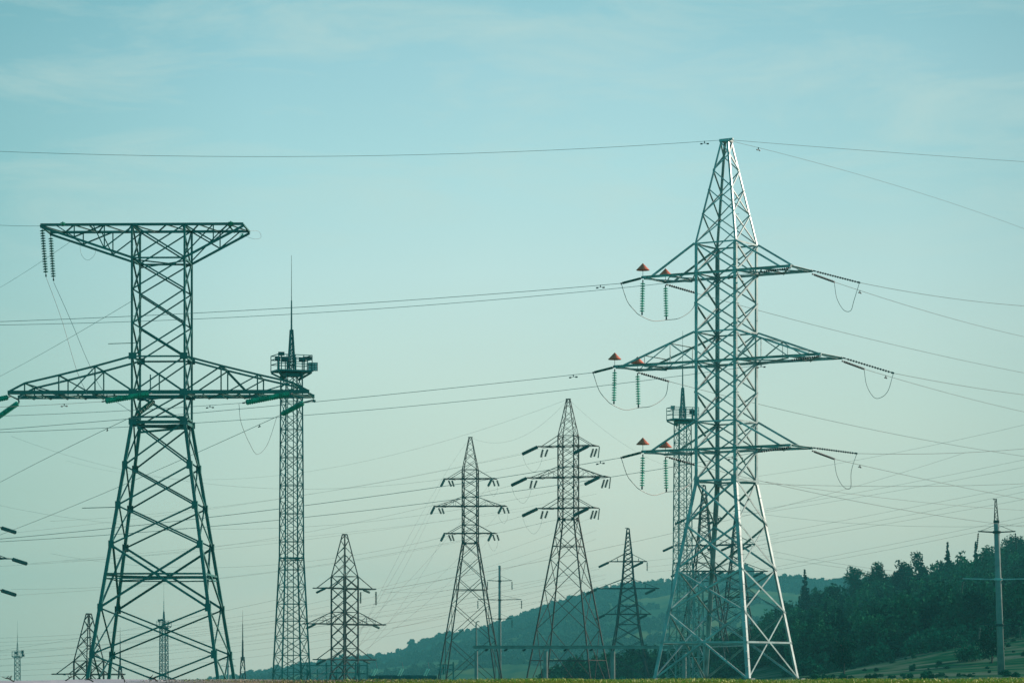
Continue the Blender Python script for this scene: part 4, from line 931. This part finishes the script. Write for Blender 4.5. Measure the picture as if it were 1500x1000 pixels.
# ------------------------------------------------------------------ substation in the middle distance
def gantry():
    D = 380; k = D / F; p = [(697.5, 911, .20), (799, 950, .26), (898, 953, .27), (1003, 955, .27)]; base = (697.5 - 750) * k
    r = empty('substation_gantry', (base, D, 0), R(2.0), 'long horizontal concrete beam on posts in front of the two middle pylons', 'gantry')
    for px, top, rr_ in p:
        x = (px - 697.5) * k; z0 = gz(base + x, D) - .5; b = MB(); zt = ZC + (YH - top) * k
        b.tube([(x, 0, z0), (x, 0, min(zt, ZC + (YH - 953) * k))], [rr_ * 1.1, rr_], 16)
        if top < 940: b.tube([(x, 0, ZC + (YH - 946) * k), (x, 0, zt)], [.12, .08], 8); b.tube([(x, 0, zt), (x + .25, 0, zt + .15), (x + .4, 0, zt + .05)], .06, 6)
        b.build('post', M['concrete'], r, False)
    b = MB(); z1 = ZC + (YH - 947.5) * k
    b.box(((1003 - 697.5) * k / 2, 0, z1), ((1003 - 697.5) * k + .8, .5, .34)); b.box(((1003 - 697.5) * k / 2, 0, z1 + .19), ((1003 - 697.5) * k + .9, .6, .05)); b.build('beam', M['concrete'], r)
    for px in (715, 743, 770, 830, 868, 930): b = MB(); x = (px - 697.5) * k; b.tube([(x, 0, z1 - .17), (x - .1, 0, z1 - .3), (x - .35, 0, z1 - .42)], [.1, .13, .12], 7); b.build('bracket', M['dark'], r)
gantry()
def substation():
    D = 330; k = D / F
    def frame(label, x0, x1, rows, posts, thick):
        r = empty('busbar_frame', P(x0, 996, D), 0, label, 'frame', 'steel frames of the substation'); o = P(x0, 996, D)
        for px in posts: b = MB(); q = P(px, rows[0], D) - o; z0 = gz(o.x + q.x, D) - o.z - .2; b.bar((q.x, 0, z0), (q.x, 0, q.z + .3), .14); b.bar((q.x, .9, z0), (q.x, .9, q.z + .3), .14); b.build('post', M['mast'], r)
        for row in rows:
            b = MB(); z = P(x0, row, D).z - o.z; L = (x1 - x0) * k; b.bar((0, 0, z), (L, 0, z), thick); b.bar((0, .9, z), (L, .9, z), thick)
            n = max(2, int(L / 1.2))
            for i in range(n): b.bar((L * i / n, 0 if i % 2 else .9, z), (L * (i + 1) / n, .9 if i % 2 else 0, z), thick * .6)
            b.build('beam', M['mast'], r)
        for i in range(int((x1 - x0) / 14)):
            b = MB(); x = (i + .7) * 14 * k; z = P(x0, rows[-1], D).z - o.z; b.tube([(x, 0, z + .06), (x, 0, z + .5)], .05, 6); b.tube([(x, 0, z - .5), (x, 0, z - .07)], .07, 6); b.build('post_insulator', M['glassdark'], r)
    frame('low steel busbar frame under the small pylon beside the mast', 441, 538, (974, 986), (441, 450, 478, 521, 526, 538), .10)
    frame('small steel frame at the foot of the slender dark pylon', 640, 664, (973, 980), (645, 664), .08)
    b = MB(); o = P(589, 992, D + 12); b.box((0, 0, 0), (106 * k, .3, .55))
    for i in range(8): b.box(((i - 3.5) * 13.2 * k, -.2, -.1), (.2, .16, .75))
    for i in range(5): b.box(((i - 2) * 20 * k, -.6, -.15), (.6, .5, .5))
    ob = b.build('equipment_wall', M['wall']); ob.location = o; tag(ob, 'low dark wall of the substation behind the glinting strings', 'wall')
    for i, px in enumerate((548.7, 587, 625)):
        nm = ('leftmost', 'middle', 'rightmost')[i]
        for j, dx in enumerate((-1.6, 1.6)):
            make_string('short glinting pale green string, %s one of the %s pair above the dark wall' % (('left', 'right')[j], nm), 'glinting strings over the substation', P(px + dx + 2.6, 978.5, D), P(px + dx - 2.6, 989.5, D + .3), 8, .085, M['paleglass'], detail=False)
        b = MB(); h = P(px, 989.5, D); b.bar(P(px + 4, 978, D) - h, P(px + 2, 969, D + 5) - h, .04); b.bar(P(px - 4, 990, D) - h, P(px + 2, 990, D) - h, .06); ob = b.build('string_yoke', M['cap']); ob.location = h; tag(ob, 'small yoke and link of the %s glinting pair' % nm, 'yoke', 'yokes of the glinting strings')
M['paleglass'] = material('pale_glass', (.25, .62, .50), .15, 0, .15, 6, .9)
substation()

# ------------------------------------------------------------------ far wires
FW = 'thin far wires crossing the sky'
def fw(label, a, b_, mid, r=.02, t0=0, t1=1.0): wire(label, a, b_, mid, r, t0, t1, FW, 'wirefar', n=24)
fw('faint wire from the brown pylon top to the left', EP.top, (440, 692, 640), 650, .016, 0, 2.4)
fw('second faint wire sagging left from the brown pylon top', EP.top, DP.top, 641, .014)
fw('faint wire falling right from the brown pylon top behind the silver pylon', EP.top, (1010, 690, 640), 655, .014, 0, 1.5)
fw('faint wire rising left of the slender dark pylon top', DP.top, (505, 974, 330), 790, .012, 0, 1.0)
fw('wire left from the top left arm of the brown pylon', Eends['top', 'L'], (450, 724, 560), 697, .018, 0, 2.5)
fw('wire left from the middle left arm of the brown pylon', Eends['middle', 'L'], (450, 779, 560), 748, .018, 0, 2.5)
fw('wire left from the lowest left arm of the brown pylon', Eends['bottom', 'L'], (450, 822, 560), 796, .018, 0, 2.5)
fw('wire left from the top right arm of the brown pylon', Eends['top', 'R'], (450, 716, 560), 702, .018, 0, 2.4)
fw('wire left from the middle right arm of the brown pylon', Eends['middle', 'R'], (450, 771, 560), 749, .018, 0, 2.4)
fw('wire left from the lowest right arm of the brown pylon', Eends['bottom', 'R'], (450, 830, 560), 797, .018, 0, 2.4)
for lvl, nm, e1, e2 in (('top', 'top', (495, 974, 330), (470, 974, 330)), ('middle', 'middle', (508, 974, 330), (487, 974, 330)), ('bottom', 'lowest', (520, 974, 330), (500, 974, 330))):
    fw('steep faint wire falling left from the %s left arm of the slender pylon' % nm, Eends[lvl, 'D'], e1, (f2(Eends[lvl, 'D'])[1] + e1[1]) / 2 + 10, .013, 0, 1.1)
    fw('steep faint wire falling left from the %s right arm of the slender pylon' % nm, Eends[lvl, 'DR'], e2, (f2(Eends[lvl, 'DR'])[1] + e2[1]) / 2 + 14, .013, 0, 1.1)
    fw('faint wire running right from the string at the left edge, %s of three' % {'top': 'upper', 'middle': 'middle', 'bottom': 'lower'}[lvl], Eends[lvl, 'W'], {'top': (640, 690, 700), 'middle': (640, 764, 700), 'bottom': (640, 800, 700)}[lvl], {'top': 742, 'middle': 797, 'bottom': 846}[lvl], .017, 0, 1.4)
fw('darker wire rising right from the small pylon beside the mast past the brown pylon', P(559, 864, 450), (1120, 748, 560), 812, .026, 0, 1.75)
fw('wire right from the top right tip of the small pylon beside the mast', P(560, 866, 452), po[0][0], 866, .018)
fw('wire right from the middle right tip of the small pylon beside the mast', P(575, 919, 452), po[1][0], 905, .018)
fw('wire left from the top left tip of the small pylon beside the mast', P(446, 869, 440), (0, 952, 640), 915, .018, 0, 1.2)
left = [((0, 829), 804, (640, 764)), ((0, 934), 907, (640, 838)), ((0, 940), 914, (640, 851)), ((0, 953), 925, (640, 862)), ((0, 965), 937, (650, 884)), ((0, 975), 948, (650, 897)), ((0, 983), 957, (650, 905)), ((0, 990), 967, (650, 915)), ((0, 960), 931, (500, 893))]
nmL = ['first faint wire from the left edge under the middle dark string', 'second faint wire crossing low behind the green pylon legs', 'third faint wire crossing low behind the green pylon legs', 'fourth faint wire crossing low behind the green pylon legs',
       'fifth faint wire crossing low behind the green pylon legs', 'sixth faint wire crossing low behind the green pylon legs', 'seventh faint wire crossing low behind the green pylon legs', 'lowest faint wire crossing behind the green pylon feet', 'short faint wire between the lowest ones left of the floodlight mast']
for (a, m, c), nm in zip(left, nmL): fw(nm, (*a, 620), (*c, 720), m, .02, -.1, 1.45)
gl = G1['top', -1]
for i, (y0, m, y1) in enumerate(((833, 908, 948), (842, 917, 958), (850, 925, 968), (868, 934, 978))):
    fw('%s wire running left from the hillside pylon between the middle pylons' % ('first', 'second', 'third', 'fourth')[i], (878 - i * 3, y0, 648), (-60, y1, 900), m, .02)
    fw('%s wire running right from the hillside pylon to the silver pylon' % ('first', 'second', 'third', 'fourth')[i], (949, y0 - 12, 655), (1140, y0 - 50 - i * 3, 700), y0 - 26, .018)
right = [((1120, 745), 711, (1500, 673), 'uppermost rising'), ((1120, 750), 719, (1500, 684), 'second rising'), ((1125, 783), 747, (1500, 711), 'third rising'), ((1130, 789), 757, (1500, 720), 'fourth rising'), ((1130, 795), 764, (1500, 731), 'fifth rising'),
         ((1140, 829), 794, (1500, 757), 'sixth rising'), ((1140, 834), 801, (1500, 764), 'lowest rising'), ((1112, 752), 766, (1380, 771), 'short falling'), ((1130, 806), 819, (1255, 829), 'upper short falling'), ((1130, 815), 825, (1255, 834), 'lower short falling'), ((1112, 697), 664, (1500, 622), 'faintest high rising')]
for a, m, c, nm in right: fw('%s faint wire between the silver pylon and the right edge' % nm, (*a, 640), (*c, 560), m, .022, -.15, 1.6 if 'falling' in nm else 1.2)
wire('nearly level wire from the lower silver pylon to the right edge', (1140, 709, 190), (1500, 708, 215), 712, .016, -.08, 1.2, 'lower right wires', 'wire')
wire('second falling wire crossing in front of the pole top', (1160, 711, 192), (1500, 747, 260), 733, .015, -.08, 1.2, 'lower right wires', 'wire')
for i, (y0, y1) in enumerate(((840, 843), (880, 886), (905, 897), (918, 922), (930, 936))):
    fw('%s thin wire in front of the dark wood right of the silver pylon' % ('first', 'second', 'third', 'fourth', 'fifth')[i], (1140, y0 + 5, 430), (1500, y1, 410), (y0 + y1) / 2 + 7, .012, -.1, 1.2)

# ------------------------------------------------------------------ haze over the whole place
hb = MB(); hb.box((0, 2300, 10), (16800, 4860, 300))
hm = bpy.data.materials.new('haze'); hm.use_nodes = True; ht = hm.node_tree; ht.nodes.clear()
pv = N(ht, 'ShaderNodeVolumePrincipled'); pv.inputs['Color'].default_value = (.20, .80, .88, 1); pv.inputs['Density'].default_value = .00016; pv.inputs['Anisotropy'].default_value = 0
ht.links.new(pv.outputs[0], N(ht, 'ShaderNodeOutputMaterial').inputs['Volume'])
tag(hb.build('haze', hm), 'thin blue green haze in the air', 'haze', kind='stuff')
